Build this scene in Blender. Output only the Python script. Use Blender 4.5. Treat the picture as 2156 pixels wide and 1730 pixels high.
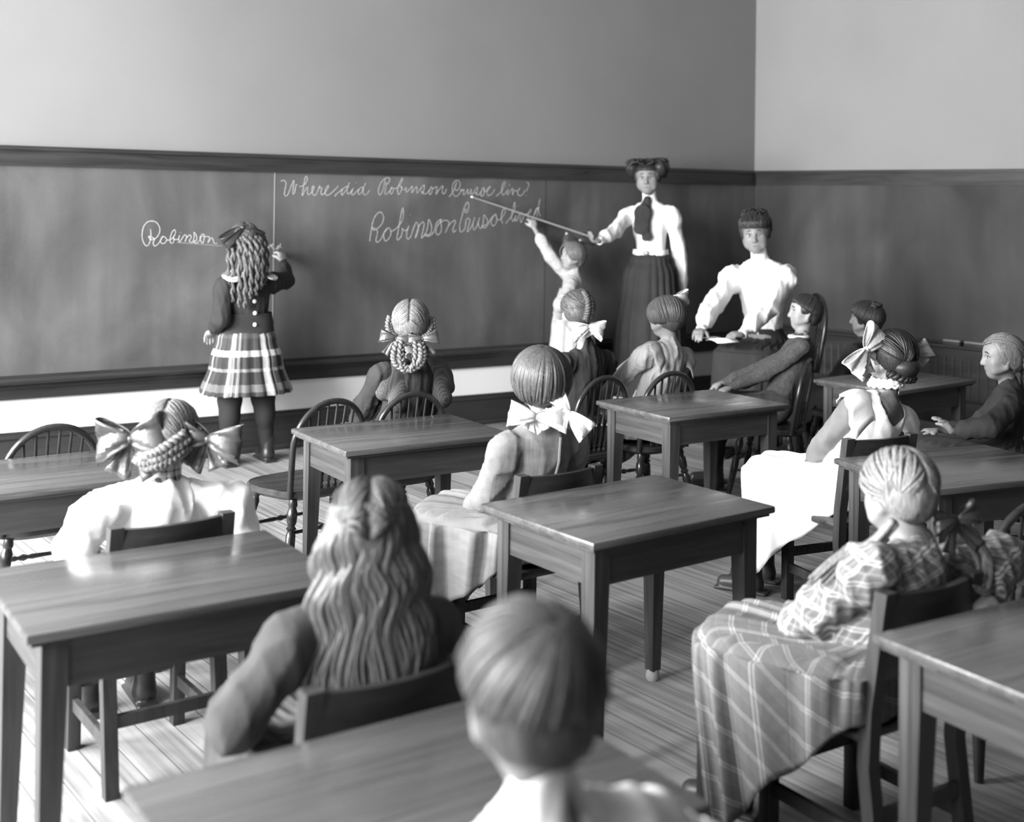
import bpy, bmesh, math, random
import numpy as np
from mathutils import Vector, Matrix, Euler
random.seed(7); RNG = np.random.RandomState(7)
for o in list(bpy.data.objects): bpy.data.objects.remove(o)
SC = bpy.context.scene
COL = SC.collection
PI = math.pi

# ---------------------------------------------------------------- camera, light, exposure
cd = bpy.data.cameras.new('camera'); cam = bpy.data.objects.new('camera', cd); COL.objects.link(cam)
cd.sensor_width = 36.0; cd.sensor_fit = 'HORIZONTAL'
cd.lens = 2532.75 / 2156 * 36
cd.shift_x = 0.0014; cd.shift_y = -(865 - 415.5) / 2156
cd.clip_start = 0.05; cd.clip_end = 60
r_, u_, f_ = Vector((0.795092, -0.606347, 0.013099)), Vector((-0.016177, 0.000388, 0.999869)), Vector((0.606273, 0.7952, 0.0095))
m = Matrix.Identity(4)
for i in range(3):
    m[i][0] = r_[i]; m[i][1] = u_[i]; m[i][2] = -f_[i]
m[0][3], m[1][3], m[2][3] = 0, 0, 1.3624
cam.matrix_world = m
cd.dof.use_dof = True; cd.dof.focus_distance = 4.2; cd.dof.aperture_fstop = 2.6
SC.camera = cam
SC.view_settings.view_transform = 'Standard'; SC.view_settings.look = 'None'
SC.view_settings.gamma = 1.0; SC.view_settings.use_curve_mapping = False
SC.view_settings.exposure = 0.5

w = bpy.data.worlds.new('sky'); SC.world = w; w.use_nodes = True
w.node_tree.nodes['Background'].inputs[0].default_value = (1, 1, 1, 1)
w.node_tree.nodes['Background'].inputs[1].default_value = 0.6

XL, XR, YN, YB, ZC = -1.5, 7.0475, -2.2, 6.1756, 3.3      # room: left, right, near, back wall, ceiling
WINDOWS = [(0.35, 1.55), (1.9, 3.1), (3.4, 4.6), (4.85, 5.95)]  # along the left wall, y ranges
WZ = (0.95, 2.95)
for i, (a, b) in enumerate(WINDOWS):
    ld = bpy.data.lights.new('window_daylight', 'AREA'); ld.shape = 'RECTANGLE'
    ld.size = WZ[1] - WZ[0]; ld.size_y = b - a; ld.energy = [85, 480, 500, 420][i]
    lo = bpy.data.objects.new('window_daylight', ld); COL.objects.link(lo)
    lo.location = (XL - 0.32, (a + b) / 2, (WZ[0] + WZ[1]) / 2)
    lo.rotation_euler = (0, -PI / 2, 0)

# ---------------------------------------------------------------- materials
def new_mat(name):
    mt = bpy.data.materials.new(name); mt.use_nodes = True
    nt = mt.node_tree; b = nt.nodes['Principled BSDF']
    return mt, nt, b
def nd(nt, t, **kw):
    n = nt.nodes.new(t)
    for k, v in kw.items(): setattr(n, k, v)
    return n
def coords(nt, scale=(1, 1, 1), kind='Object', rot=(0, 0, 0)):
    tc = nd(nt, 'ShaderNodeTexCoord'); mp = nd(nt, 'ShaderNodeMapping')
    mp.inputs['Scale'].default_value = scale; mp.inputs['Rotation'].default_value = rot
    nt.links.new(tc.outputs[kind], mp.inputs[0]); return mp.outputs[0]
def ramp(nt, fac, stops, interp='LINEAR'):
    r = nd(nt, 'ShaderNodeValToRGB'); r.color_ramp.interpolation = interp
    e = r.color_ramp.elements
    while len(e) < len(stops): e.new(0.5)
    for el, (p, v) in zip(e, stops): el.position = p; el.color = (v, v, v, 1)
    nt.links.new(fac, r.inputs[0]); return r.outputs[0]
def gray(name, v, rough=0.7, spec=0.3, noise=0.0, nscale=(8, 8, 8), bump=0.0, bscale=(60, 60, 60), kind='Object', sheen=0.0):
    mt, nt, b = new_mat(name)
    b.inputs['Base Color'].default_value = (v, v, v, 1); b.inputs['Roughness'].default_value = rough
    b.inputs['Specular IOR Level'].default_value = spec
    if sheen: b.inputs['Sheen Weight'].default_value = sheen
    if noise:
        n = nd(nt, 'ShaderNodeTexNoise'); nt.links.new(coords(nt, nscale, kind), n.inputs['Vector'])
        n.inputs['Scale'].default_value = 1; n.inputs['Detail'].default_value = 5
        nt.links.new(ramp(nt, n.outputs[0], [(0.3, v * (1 - noise)), (0.7, min(1, v * (1 + noise)))]), b.inputs['Base Color'])
    if bump:
        n = nd(nt, 'ShaderNodeTexNoise'); nt.links.new(coords(nt, bscale, kind), n.inputs['Vector'])
        n.inputs['Scale'].default_value = 1; n.inputs['Detail'].default_value = 4
        bp = nd(nt, 'ShaderNodeBump'); bp.inputs['Strength'].default_value = bump; bp.inputs['Distance'].default_value = 0.004
        nt.links.new(n.outputs[0], bp.inputs['Height']); nt.links.new(bp.outputs[0], b.inputs['Normal'])
    return mt
def wood(name, lo, hi, rough=0.3, axis=0, spec=0.5, freq=14.0):
    mt, nt, b = new_mat(name)
    sc = [90.0, 90.0, 90.0]; sc[axis] = 3.0
    n = nd(nt, 'ShaderNodeTexNoise'); nt.links.new(coords(nt, tuple(sc)), n.inputs['Vector'])
    n.inputs['Scale'].default_value = 1; n.inputs['Detail'].default_value = 6; n.inputs['Roughness'].default_value = 0.65
    sc2 = [freq, freq, freq]; sc2[axis] = 1.4
    n2 = nd(nt, 'ShaderNodeTexNoise'); nt.links.new(coords(nt, tuple(sc2)), n2.inputs['Vector'])
    n2.inputs['Scale'].default_value = 1; n2.inputs['Detail'].default_value = 4; n2.inputs['Distortion'].default_value = 1.2
    ad = nd(nt, 'ShaderNodeMath', operation='ADD'); nt.links.new(n.outputs[0], ad.inputs[0]); nt.links.new(n2.outputs[0], ad.inputs[1])
    hf = nd(nt, 'ShaderNodeMath', operation='MULTIPLY'); nt.links.new(ad.outputs[0], hf.inputs[0]); hf.inputs[1].default_value = 0.5
    nt.links.new(ramp(nt, hf.outputs[0], [(0.34, lo), (0.5, (lo + hi) / 2), (0.66, hi)]), b.inputs['Base Color'])
    nt.links.new(ramp(nt, n2.outputs[0], [(0.3, max(0.05, rough - 0.08)), (0.7, rough + 0.12)]), b.inputs['Roughness'])
    b.inputs['Specular IOR Level'].default_value = spec
    bp = nd(nt, 'ShaderNodeBump'); bp.inputs['Strength'].default_value = 0.12; bp.inputs['Distance'].default_value = 0.001
    nt.links.new(n.outputs[0], bp.inputs['Height']); nt.links.new(bp.outputs[0], b.inputs['Normal'])
    return mt
def hair_mat(name, lo, hi, rough=0.46):
    mt, nt, b = new_mat(name)
    n = nd(nt, 'ShaderNodeTexNoise'); nt.links.new(coords(nt, (300, 300, 30)), n.inputs['Vector'])
    n.inputs['Scale'].default_value = 1; n.inputs['Detail'].default_value = 4; n.inputs['Distortion'].default_value = 0.3
    nt.links.new(ramp(nt, n.outputs[0], [(0.3, lo), (0.7, hi)]), b.inputs['Base Color'])
    b.inputs['Roughness'].default_value = rough; b.inputs['Specular IOR Level'].default_value = 0.35
    b.inputs['Anisotropic'].default_value = 0.5
    bp = nd(nt, 'ShaderNodeBump'); bp.inputs['Strength'].default_value = 0.45; bp.inputs['Distance'].default_value = 0.002
    nt.links.new(n.outputs[0], bp.inputs['Height']); nt.links.new(bp.outputs[0], b.inputs['Normal'])
    return mt
def plaid(name, base, bands_u, bands_v, nu, nv, kind='UV', rot=(0, 0, 0), rough=0.85):
    """bands: list of (position, value) constant stops over one repeat; woven = mean of warp and weft"""
    mt, nt, b = new_mat(name)
    sp = nd(nt, 'ShaderNodeSeparateXYZ'); nt.links.new(coords(nt, (1, 1, 1), kind, rot), sp.inputs[0])
    outs = []
    for k, (bands, nn) in enumerate(((bands_u, nu), (bands_v, nv))):
        if kind == 'UV': src = sp.outputs[k]
        elif k == 0:
            a = nd(nt, 'ShaderNodeMath', operation='ADD'); nt.links.new(sp.outputs[0], a.inputs[0]); nt.links.new(sp.outputs[1], a.inputs[1]); src = a.outputs[0]
        else: src = sp.outputs[2]
        mu = nd(nt, 'ShaderNodeMath', operation='MULTIPLY'); nt.links.new(src, mu.inputs[0]); mu.inputs[1].default_value = nn
        fr = nd(nt, 'ShaderNodeMath', operation='FRACT'); nt.links.new(mu.outputs[0], fr.inputs[0])
        outs.append(ramp(nt, fr.outputs[0], bands, 'CONSTANT'))
    mx = nd(nt, 'ShaderNodeMix', data_type='RGBA'); mx.inputs[0].default_value = 0.5
    nt.links.new(outs[0], mx.inputs[6]); nt.links.new(outs[1], mx.inputs[7])
    nt.links.new(mx.outputs[2], b.inputs['Base Color'])
    b.inputs['Roughness'].default_value = rough; b.inputs['Specular IOR Level'].default_value = 0.15
    n = nd(nt, 'ShaderNodeTexNoise'); nt.links.new(coords(nt, (30, 30, 30), 'Object'), n.inputs['Vector']); n.inputs['Scale'].default_value = 1
    bp = nd(nt, 'ShaderNodeBump'); bp.inputs['Strength'].default_value = 0.3; bp.inputs['Distance'].default_value = 0.008
    nt.links.new(n.outputs[0], bp.inputs['Height']); nt.links.new(bp.outputs[0], b.inputs['Normal'])
    return mt
def dotted(name, v1, v2, scale=230):
    mt, nt, b = new_mat(name)
    vo = nd(nt, 'ShaderNodeTexVoronoi'); vo.inputs['Randomness'].default_value = 0.0; vo.inputs['Scale'].default_value = scale
    nt.links.new(coords(nt, (1, 1, 1)), vo.inputs['Vector'])
    nt.links.new(ramp(nt, vo.outputs['Distance'], [(0.30, v2), (0.42, v1)]), b.inputs['Base Color'])
    b.inputs['Roughness'].default_value = 0.85; return mt

def plaster(name, v):
    mt, nt, b = new_mat(name)
    n = nd(nt, 'ShaderNodeTexNoise'); nt.links.new(coords(nt, (0.9, 0.9, 0.9)), n.inputs['Vector']); n.inputs['Scale'].default_value = 1; n.inputs['Detail'].default_value = 6
    nt.links.new(ramp(nt, n.outputs[0], [(0.25, v * 0.9), (0.75, v * 1.08)]), b.inputs['Base Color'])
    n2 = nd(nt, 'ShaderNodeTexNoise'); nt.links.new(coords(nt, (70, 70, 70)), n2.inputs['Vector']); n2.inputs['Scale'].default_value = 1
    bp = nd(nt, 'ShaderNodeBump'); bp.inputs['Strength'].default_value = 0.1; bp.inputs['Distance'].default_value = 0.002
    nt.links.new(n2.outputs[0], bp.inputs['Height']); nt.links.new(bp.outputs[0], b.inputs['Normal'])
    b.inputs['Roughness'].default_value = 0.9; b.inputs['Specular IOR Level'].default_value = 0.1
    return mt
def slate(name, v, dust):
    """writing slate: broad wiped chalk smears plus fine vertical streaks"""
    mt, nt, b = new_mat(name)
    n = nd(nt, 'ShaderNodeTexNoise'); nt.links.new(coords(nt, (1.6, 1.6, 1.3)), n.inputs['Vector']); n.inputs['Scale'].default_value = 1
    n.inputs['Detail'].default_value = 5; n.inputs['Distortion'].default_value = 0.6
    n2 = nd(nt, 'ShaderNodeTexNoise'); nt.links.new(coords(nt, (9, 9, 0.7)), n2.inputs['Vector']); n2.inputs['Scale'].default_value = 1; n2.inputs['Detail'].default_value = 5
    n3 = nd(nt, 'ShaderNodeTexNoise'); nt.links.new(coords(nt, (160, 160, 160)), n3.inputs['Vector']); n3.inputs['Scale'].default_value = 1
    mu = nd(nt, 'ShaderNodeMath', operation='MULTIPLY'); nt.links.new(n.outputs[0], mu.inputs[0]); nt.links.new(ramp(nt, n2.outputs[0], [(0.2, 0.42), (0.8, 0.58)]), mu.inputs[1])
    ad = nd(nt, 'ShaderNodeMath', operation='MULTIPLY_ADD'); nt.links.new(n3.outputs[0], ad.inputs[0]); ad.inputs[1].default_value = 0.06; nt.links.new(mu.outputs[0], ad.inputs[2])
    nt.links.new(ramp(nt, ad.outputs[0], [(0.14, v), (0.30, v + dust * 0.4), (0.5, v + dust)]), b.inputs['Base Color'])
    b.inputs['Roughness'].default_value = 0.8; b.inputs['Specular IOR Level'].default_value = 0.15
    return mt
def floor_mat():
    mt, nt, b = new_mat('pine_floor_boards')
    tc = coords(nt, (1, 1, 1)); sp = nd(nt, 'ShaderNodeSeparateXYZ'); nt.links.new(tc, sp.inputs[0])
    wv = nd(nt, 'ShaderNodeMath', operation='MULTIPLY'); nt.links.new(sp.outputs[0], wv.inputs[0]); wv.inputs[1].default_value = 1 / 0.082
    fl = nd(nt, 'ShaderNodeMath', operation='FLOOR'); nt.links.new(wv.outputs[0], fl.inputs[0])
    fr = nd(nt, 'ShaderNodeMath', operation='FRACT'); nt.links.new(wv.outputs[0], fr.inputs[0])
    wn = nd(nt, 'ShaderNodeTexWhiteNoise', noise_dimensions='1D'); nt.links.new(fl.outputs[0], wn.inputs['W'])
    # grain: board number shifts the pattern along the board
    cb = nd(nt, 'ShaderNodeCombineXYZ')
    mx = nd(nt, 'ShaderNodeMath', operation='MULTIPLY'); nt.links.new(sp.outputs[0], mx.inputs[0]); mx.inputs[1].default_value = 38
    my = nd(nt, 'ShaderNodeMath', operation='MULTIPLY_ADD'); nt.links.new(wn.outputs[0], my.inputs[0]); my.inputs[1].default_value = 40; nt.links.new(sp.outputs[1], my.inputs[2])
    nt.links.new(mx.outputs[0], cb.inputs[0]); nt.links.new(my.outputs[0], cb.inputs[1])
    n = nd(nt, 'ShaderNodeTexNoise'); nt.links.new(cb.outputs[0], n.inputs['Vector']); n.inputs['Scale'].default_value = 1.6; n.inputs['Detail'].default_value = 6
    n2 = nd(nt, 'ShaderNodeTexNoise'); nt.links.new(tc, n2.inputs['Vector']); n2.inputs['Scale'].default_value = 1.7; n2.inputs['Detail'].default_value = 6
    a = nd(nt, 'ShaderNodeMath', operation='MULTIPLY_ADD'); nt.links.new(wn.outputs[0], a.inputs[0]); a.inputs[1].default_value = 0.22; nt.links.new(n.outputs[0], a.inputs[2])
    a2 = nd(nt, 'ShaderNodeMath', operation='MULTIPLY_ADD'); nt.links.new(n2.outputs[0], a2.inputs[0]); a2.inputs[1].default_value = 0.6; nt.links.new(a.outputs[0], a2.inputs[2])
    c = ramp(nt, a2.outputs[0], [(0.55, 0.10), (0.85, 0.24), (1.0, 0.33)])
    gap = ramp(nt, fr.outputs[0], [(0.0, 0.4), (0.02, 0.45), (0.045, 1.0), (0.98, 1.0), (1.0, 0.6)])
    mm = nd(nt, 'ShaderNodeMix', data_type='RGBA', blend_type='MULTIPLY'); mm.inputs[0].default_value = 1
    nt.links.new(c, mm.inputs[6]); nt.links.new(gap, mm.inputs[7]); nt.links.new(mm.outputs[2], b.inputs['Base Color'])
    b.inputs['Roughness'].default_value = 0.55; b.inputs['Specular IOR Level'].default_value = 0.3
    bp = nd(nt, 'ShaderNodeBump'); bp.inputs['Strength'].default_value = 0.6; bp.inputs['Distance'].default_value = 0.003
    nt.links.new(gap, bp.inputs['Height']); nt.links.new(bp.outputs[0], b.inputs['Normal'])
    return mt

M = {}
M['wall'] = plaster('upper_wall_paint', 0.23)
M['white'] = plaster('white_wall_band', 0.82)
M['ceil'] = plaster('ceiling_paint', 0.2)
M['darkwall'] = plaster('near_wall_paint', 0.06)
M['floor'] = floor_mat()
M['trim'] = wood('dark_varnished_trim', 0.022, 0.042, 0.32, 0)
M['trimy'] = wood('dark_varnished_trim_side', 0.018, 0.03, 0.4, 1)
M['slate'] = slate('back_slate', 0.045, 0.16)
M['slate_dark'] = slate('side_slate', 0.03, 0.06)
M['chalk'] = gray('chalk_line', 0.45, 0.95, 0.05, noise=0.25, nscale=(80, 80, 80))
M['faint'] = gray('faint_chalk_line', 0.3, 0.95, 0.05)
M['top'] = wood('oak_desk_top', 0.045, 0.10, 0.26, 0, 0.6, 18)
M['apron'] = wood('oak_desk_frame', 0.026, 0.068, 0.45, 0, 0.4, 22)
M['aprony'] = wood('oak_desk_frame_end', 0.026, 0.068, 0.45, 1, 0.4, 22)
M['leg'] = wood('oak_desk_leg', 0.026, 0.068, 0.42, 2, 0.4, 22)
M['bent'] = wood('dark_bentwood', 0.012, 0.03, 0.22, 2, 0.6)
M['seat'] = wood('dark_chair_seat', 0.015, 0.05, 0.3, 0, 0.55)
M['slat'] = wood('dark_slat_chair', 0.012, 0.026, 0.4, 0, 0.4)
M['slatleg'] = wood('dark_slat_chair_leg', 0.02, 0.05, 0.45, 2, 0.4)
M['glasscap'] = gray('pale_foot_cap', 0.35, 0.4)
M['skin'] = gray('skin', 0.27, 0.5, 0.35, noise=0.06, nscale=(25, 25, 25))
M['skin2'] = gray('skin_darker', 0.19, 0.5, 0.35, noise=0.06, nscale=(25, 25, 25))  # darker copy of skin; on the far-right girl it paints in dim light
M['lip'] = gray('lip', 0.10, 0.5); M['brow'] = gray('brow_hair', 0.03, 0.8)
M['hdark'] = hair_mat('dark_hair', 0.012, 0.035); M['hbrown'] = hair_mat('brown_hair', 0.035, 0.10)
M['hmid'] = hair_mat('light_brown_hair', 0.07, 0.19); M['hfair'] = hair_mat('fair_hair', 0.10, 0.28)
M['whitecloth'] = gray('white_cotton', 0.80, 0.9, 0.1, bump=0.35, bscale=(28, 28, 28))
M['ribbon'] = gray('white_silk_ribbon', 0.78, 0.6, 0.2, bump=0.5, bscale=(45, 45, 12))
M['lightribbon'] = gray('pale_silk_ribbon', 0.50, 0.5, 0.3, bump=0.5, bscale=(60, 60, 15))
M['darkribbon'] = gray('dark_satin_ribbon', 0.035, 0.3, 0.6, noise=0.3, bump=0.2, bscale=(60, 60, 60))
M['brownribbon'] = gray('brown_satin_ribbon', 0.055, 0.35, 0.5, noise=0.5, nscale=(20, 20, 20), bump=0.2, bscale=(60, 60, 60))
M['darkcloth'] = gray('dark_wool', 0.03, 0.85, 0.15, noise=0.2, bump=0.4, bscale=(120, 120, 120))
M['navy'] = gray('dark_serge', 0.035, 0.85, 0.15, noise=0.15, bump=0.35, bscale=(160, 160, 160))
M['midcloth'] = gray('mid_grey_cloth', 0.15, 0.85, 0.15, noise=0.2, nscale=(12, 12, 12), bump=0.4, bscale=(40, 40, 40))
M['slatecloth'] = gray('slate_grey_wool', 0.06, 0.85, 0.15, noise=0.2, nscale=(12, 12, 12), bump=0.4, bscale=(60, 60, 30))
M['suit'] = gray('grey_tweed', 0.075, 0.9, 0.12, noise=0.25, nscale=(90, 90, 90), bump=0.4, bscale=(50, 50, 50))
M['tan'] = gray('tan_linen', 0.16, 0.85, 0.15, noise=0.12, nscale=(20, 20, 60), bump=0.4, bscale=(60, 60, 10))
M['pale'] = gray('pale_print_cotton', 0.45, 0.85, 0.12, noise=0.25, nscale=(60, 60, 60), bump=0.4, bscale=(30, 30, 30))
M['gingham'] = gray('pale_check_cotton', 0.40, 0.85, 0.12, noise=0.15, nscale=(70, 70, 70), bump=0.4, bscale=(26, 26, 26))
M['skirtdark'] = gray('dark_wool_skirt', 0.028, 0.8, 0.2, noise=0.15, bump=0.3, bscale=(60, 60, 10))
M['stocking'] = gray('black_stocking', 0.022, 0.8, 0.2); M['shoe'] = gray('black_leather_boot', 0.02, 0.35, 0.5)
M['boot'] = gray('brown_leather_boot', 0.05, 0.4, 0.5, noise=0.3)
M['dots'] = dotted('dotted_grey_cloth', 0.035, 0.12)
M['stripe'] = plaid('pale_striped_cotton', 0.4, [(0, 0.36), (0.6, 0.28)], [(0, 0.32)], 60, 1, 'Object')
M['paper'] = gray('white_paper', 0.85, 0.8, 0.1); M['button'] = gray('white_button', 0.85, 0.4)
M['stick'] = gray('pale_wooden_stick', 0.20, 0.5)
M['felt'] = gray('grey_felt', 0.05, 0.9, 0.1, noise=0.3); M['metal'] = gray('metal_clasp', 0.25, 0.3, 0.6)
M['tartan'] = plaid('bold_tartan', 0.3, [(0, 0.05), (0.14, 0.01), (0.2, 0.06), (0.42, 0.55), (0.60, 0.05), (0.66, 0.08), (0.72, 0.5), (0.80, 0.06)],
                    [(0, 0.10), (0.10, 0.06), (0.26, 0.7), (0.34, 0.04), (0.5, 0.3), (0.54, 0.03), (0.7, 0.2), (0.8, 0.04)], 7, 2.6)
M['window'] = plaid('window_pane_check', 0.2, [(0, 0.10), (0.10, 0.48), (0.135, 0.10), (0.20, 0.42), (0.235, 0.13), (0.6, 0.10), (0.63, 0.18), (0.66, 0.11)],
                    [(0, 0.11), (0.12, 0.48), (0.155, 0.11), (0.22, 0.44), (0.255, 0.13), (0.6, 0.11), (0.63, 0.2), (0.66, 0.11)], 26, 14)
M['windowtop'] = plaid('window_pane_check_bodice', 0.2, [(0, 0.12), (0.10, 0.6), (0.18, 0.12), (0.26, 0.6), (0.34, 0.16), (0.7, 0.3), (0.8, 0.12)],
                       [(0, 0.12), (0.12, 0.6), (0.2, 0.12), (0.28, 0.6), (0.36, 0.16), (0.7, 0.3), (0.8, 0.12)], 24, 24, 'Object', (0, 0.35, 0.3))
M['checkc'] = plaid('checked_collar_cotton', 0.3, [(0, 0.04), (0.25, 0.5), (0.5, 0.08), (0.6, 0.55)], [(0, 0.04), (0.25, 0.5), (0.5, 0.08), (0.6, 0.6)], 22, 22, 'Object')
M['checkd'] = plaid('dark_checked_cotton', 0.2, [(0, 0.04), (0.5, 0.35), (0.6, 0.06), (0.8, 0.5)], [(0, 0.04), (0.5, 0.35), (0.6, 0.06), (0.8, 0.5)], 12, 5)
def eye_mat():
    mt, nt, b = new_mat('eye'); g = nd(nt, 'ShaderNodeTexGradient', gradient_type='SPHERICAL')
    # iris disc about the front pole of the eyeball mesh, which is built along +Y in its own unit coordinates (UV stores x, z)
    sp = nd(nt, 'ShaderNodeSeparateXYZ'); nt.links.new(coords(nt, (1, 1, 1), 'UV'), sp.inputs[0])
    nt.links.new(ramp(nt, sp.outputs[0], [(0.0, 0.01), (0.22, 0.01), (0.24, 0.05), (0.5, 0.07), (0.54, 0.42)]), b.inputs['Base Color'])
    b.inputs['Roughness'].default_value = 0.2; nt.nodes.remove(g); return mt
M['eye'] = eye_mat()
def glass_mat():
    mt, nt, b = new_mat('window_glass')
    tr = nd(nt, 'ShaderNodeBsdfTransparent'); gl = nd(nt, 'ShaderNodeBsdfGlossy'); gl.inputs['Roughness'].default_value = 0.02
    mx = nd(nt, 'ShaderNodeMixShader'); mx.inputs[0].default_value = 0.06
    nt.links.new(tr.outputs[0], mx.inputs[1]); nt.links.new(gl.outputs[0], mx.inputs[2])
    nt.links.new(mx.outputs[0], nt.nodes['Material Output'].inputs[0]); return mt
M['glass'] = glass_mat()

# ---------------------------------------------------------------- mesh helpers
def mesh_obj(name, verts, faces, mat, parent=None, smooth=False, uvs=None):
    me = bpy.data.meshes.new(name)
    me.from_pydata([tuple(map(float, v)) for v in verts], [], [tuple(f) for f in faces]); me.update()
    if uvs is not None:
        ul = me.uv_layers.new(name='UVMap')
        for l in me.loops: ul.data[l.index].uv = uvs[l.vertex_index]
    if smooth: me.polygons.foreach_set('use_smooth', [True] * len(me.polygons))
    o = bpy.data.objects.new(name, me); COL.objects.link(o)
    if mat: me.materials.append(mat)
    if parent: o.parent = parent
    return o
def empty(name, label, cat, loc=(0, 0, 0), rz=0, group=None):
    o = bpy.data.objects.new(name, None); COL.objects.link(o); o.location = loc; o.rotation_euler = (0, 0, rz)
    o.empty_display_size = 0.1
    tag(o, label, cat, group); return o
def tag(o, label, cat, group=None):
    o['label'] = label; o['category'] = cat
    if group: o['group'] = group
    return o
class MB:
    def __init__(s): s.v = []; s.f = []
    def add(s, v, f):
        n = len(s.v); s.v += [tuple(p) for p in v]; s.f += [tuple(i + n for i in q) for q in f]; return s
    def box(s, x0, x1, y0, y1, z0, z1, bev=0.0, top=None):
        """top: (dx, dy) taper of the lower end"""
        t = top or (0, 0)
        if bev <= 0:
            v = [(x0 + t[0], y0 + t[1], z0), (x1 - t[0], y0 + t[1], z0), (x1 - t[0], y1 - t[1], z0), (x0 + t[0], y1 - t[1], z0), (x0, y0, z1), (x1, y0, z1), (x1, y1, z1), (x0, y1, z1)]
            return s.add(v, [(3, 2, 1, 0), (4, 5, 6, 7), (0, 1, 5, 4), (1, 2, 6, 5), (2, 3, 7, 6), (3, 0, 4, 7)])
        bm = bmesh.new(); bmesh.ops.create_cube(bm, size=1)
        for vv in bm.verts: vv.co = Vector(((x0 + x1) / 2 + vv.co.x * (x1 - x0), (y0 + y1) / 2 + vv.co.y * (y1 - y0), (z0 + z1) / 2 + vv.co.z * (z1 - z0)))
        bmesh.ops.bevel(bm, geom=bm.edges[:], offset=bev, segments=2, affect='EDGES', profile=0.5)
        bm.verts.index_update()
        s.add([vv.co[:] for vv in bm.verts], [[q.index for q in f.verts] for f in bm.faces]); bm.free(); return s
    def tube(s, pts, rad, seg=8, cap=True, flat=None):
        """swept tube; rad scalar or list; flat=(dir, factor) squashes the section"""
        P = [Vector(p) for p in pts]; n = len(P)
        R = rad if hasattr(rad, '__len__') else [rad] * n
        T = []
        for i in range(n):
            t = P[min(i + 1, n - 1)] - P[max(i - 1, 0)]
            T.append(t.normalized() if t.length > 1e-9 else Vector((0, 0, 1)))
        a = Vector((0, 0, 1)) if abs(T[0].z) < 0.9 else Vector((1, 0, 0))
        N = (a - T[0] * a.dot(T[0])).normalized(); v = []; f = []
        for i in range(n):
            N = (N - T[i] * N.dot(T[i])); N = N.normalized() if N.length > 1e-6 else Vector((1, 0, 0)); B = T[i].cross(N)
            for k in range(seg):
                an = 2 * PI * k / seg; o = (N * math.cos(an) + B * math.sin(an)) * R[i]
                if flat: o = o - flat[0] * o.dot(flat[0]) * (1 - flat[1])
                v.append(P[i] + o)
        for i in range(n - 1):
            for k in range(seg):
                k2 = (k + 1) % seg; f.append((i * seg + k, i * seg + k2, (i + 1) * seg + k2, (i + 1) * seg + k))
        if cap: f.append(tuple(range(seg - 1, -1, -1))); f.append(tuple((n - 1) * seg + k for k in range(seg)))
        return s.add(v, f)
    def lathe(s, prof, a, b, seg=12):
        """profile [(t, r)] turned about the line a-b"""
        a, b = Vector(a), Vector(b)
        return s.tube([a.lerp(b, t) for t, _ in prof], [r for _, r in prof], seg)
    def rev(s, c, rx, ry, rz, nu=20, nv=12, R=None):
        v = []; f = []
        for j in range(nv + 1):
            ph = PI * j / nv
            for i in range(nu):
                th = 2 * PI * i / nu; p = Vector((rx * math.sin(ph) * math.cos(th), ry * math.sin(ph) * math.sin(th), rz * math.cos(ph)))
                if R is not None: p = R @ p
                v.append(p + Vector(c))
        for j in range(nv):
            for i in range(nu): f.append((j * nu + i, (j + 1) * nu + i, (j + 1) * nu + (i + 1) % nu, j * nu + (i + 1) % nu))
        return s.add(v, f)
    def build(s, name, mat, parent=None, smooth=True):
        o = mesh_obj(name, s.v, s.f, mat, parent, smooth)
        if smooth:
            try: o.data.set_sharp_from_angle(angle=math.radians(38))
            except Exception: pass
        return o
def catmull(P, n=6, closed=False):
    P = [Vector(p) for p in P]; out = []
    N = len(P)
    if N < 3: 
        return [P[0].lerp(P[-1], i / n) for i in range(n + 1)]
    for i in range(N - 1):
        p0, p1, p2, p3 = P[max(i - 1, 0)], P[i], P[i + 1], P[min(i + 2, N - 1)]
        for k in range(n):
            t = k / n
            out.append(0.5 * ((2 * p1) + (p2 - p0) * t + (2 * p0 - 5 * p1 + 4 * p2 - p3) * t * t + (3 * p1 - p0 - 3 * p2 + p3) * t ** 3))
    out.append(P[-1]); return out

# ---------------------------------------------------------------- room
def struct(name, mb, mat, smooth=False):
    o = mb.build(name, mat, None, smooth); o['kind'] = 'structure'; return o
def sloped(mb, x0, x1, y0, y1, za0, za1, zb0, zb1):
    """prism running along x whose bottom / top heights differ slightly at its two ends"""
    v = [(x0, y0, za0), (x1, y0, zb0), (x1, y1, zb0), (x0, y1, za0), (x0, y0, za1), (x1, y0, zb1), (x1, y1, zb1), (x0, y1, za1)]
    mb.add(v, [(3, 2, 1, 0), (4, 5, 6, 7), (0, 1, 5, 4), (1, 2, 6, 5), (2, 3, 7, 6), (3, 0, 4, 7)])
def lin(a, b):      # height along the back wall from two (x, z) readings
    return lambda x: a[1] + (b[1] - a[1]) * (x - a[0]) / (b[0] - a[0])
z_rt, z_rb = lin((1.6, 1.640), (7.04, 1.675)), lin((1.64, 1.544), (7.04, 1.566))
z_tt, z_pb, z_bb = lin((1.75, 0.510), (4.9, 0.482)), lin((1.63, 0.399), (4.78, 0.358)), lin((1.64, 0.236), (4.75, 0.185))
struct('floor', MB().box(XL - 0.3, XR + 0.1, YN - 0.1, YB + 0.1, -0.06, 0), M['floor'])
struct('ceiling', MB().box(XL - 0.3, XR + 0.1, YN - 0.1, YB + 0.1, ZC, ZC + 0.1), M['ceil'])
struct('wall_back', MB().box(XL, XR + 0.1, YB, YB + 0.12, 0.0, ZC), M['wall'])
struct('wall_right', MB().box(XR, XR + 0.12, YN, YB, 0.0, ZC), M['wall'])
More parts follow.
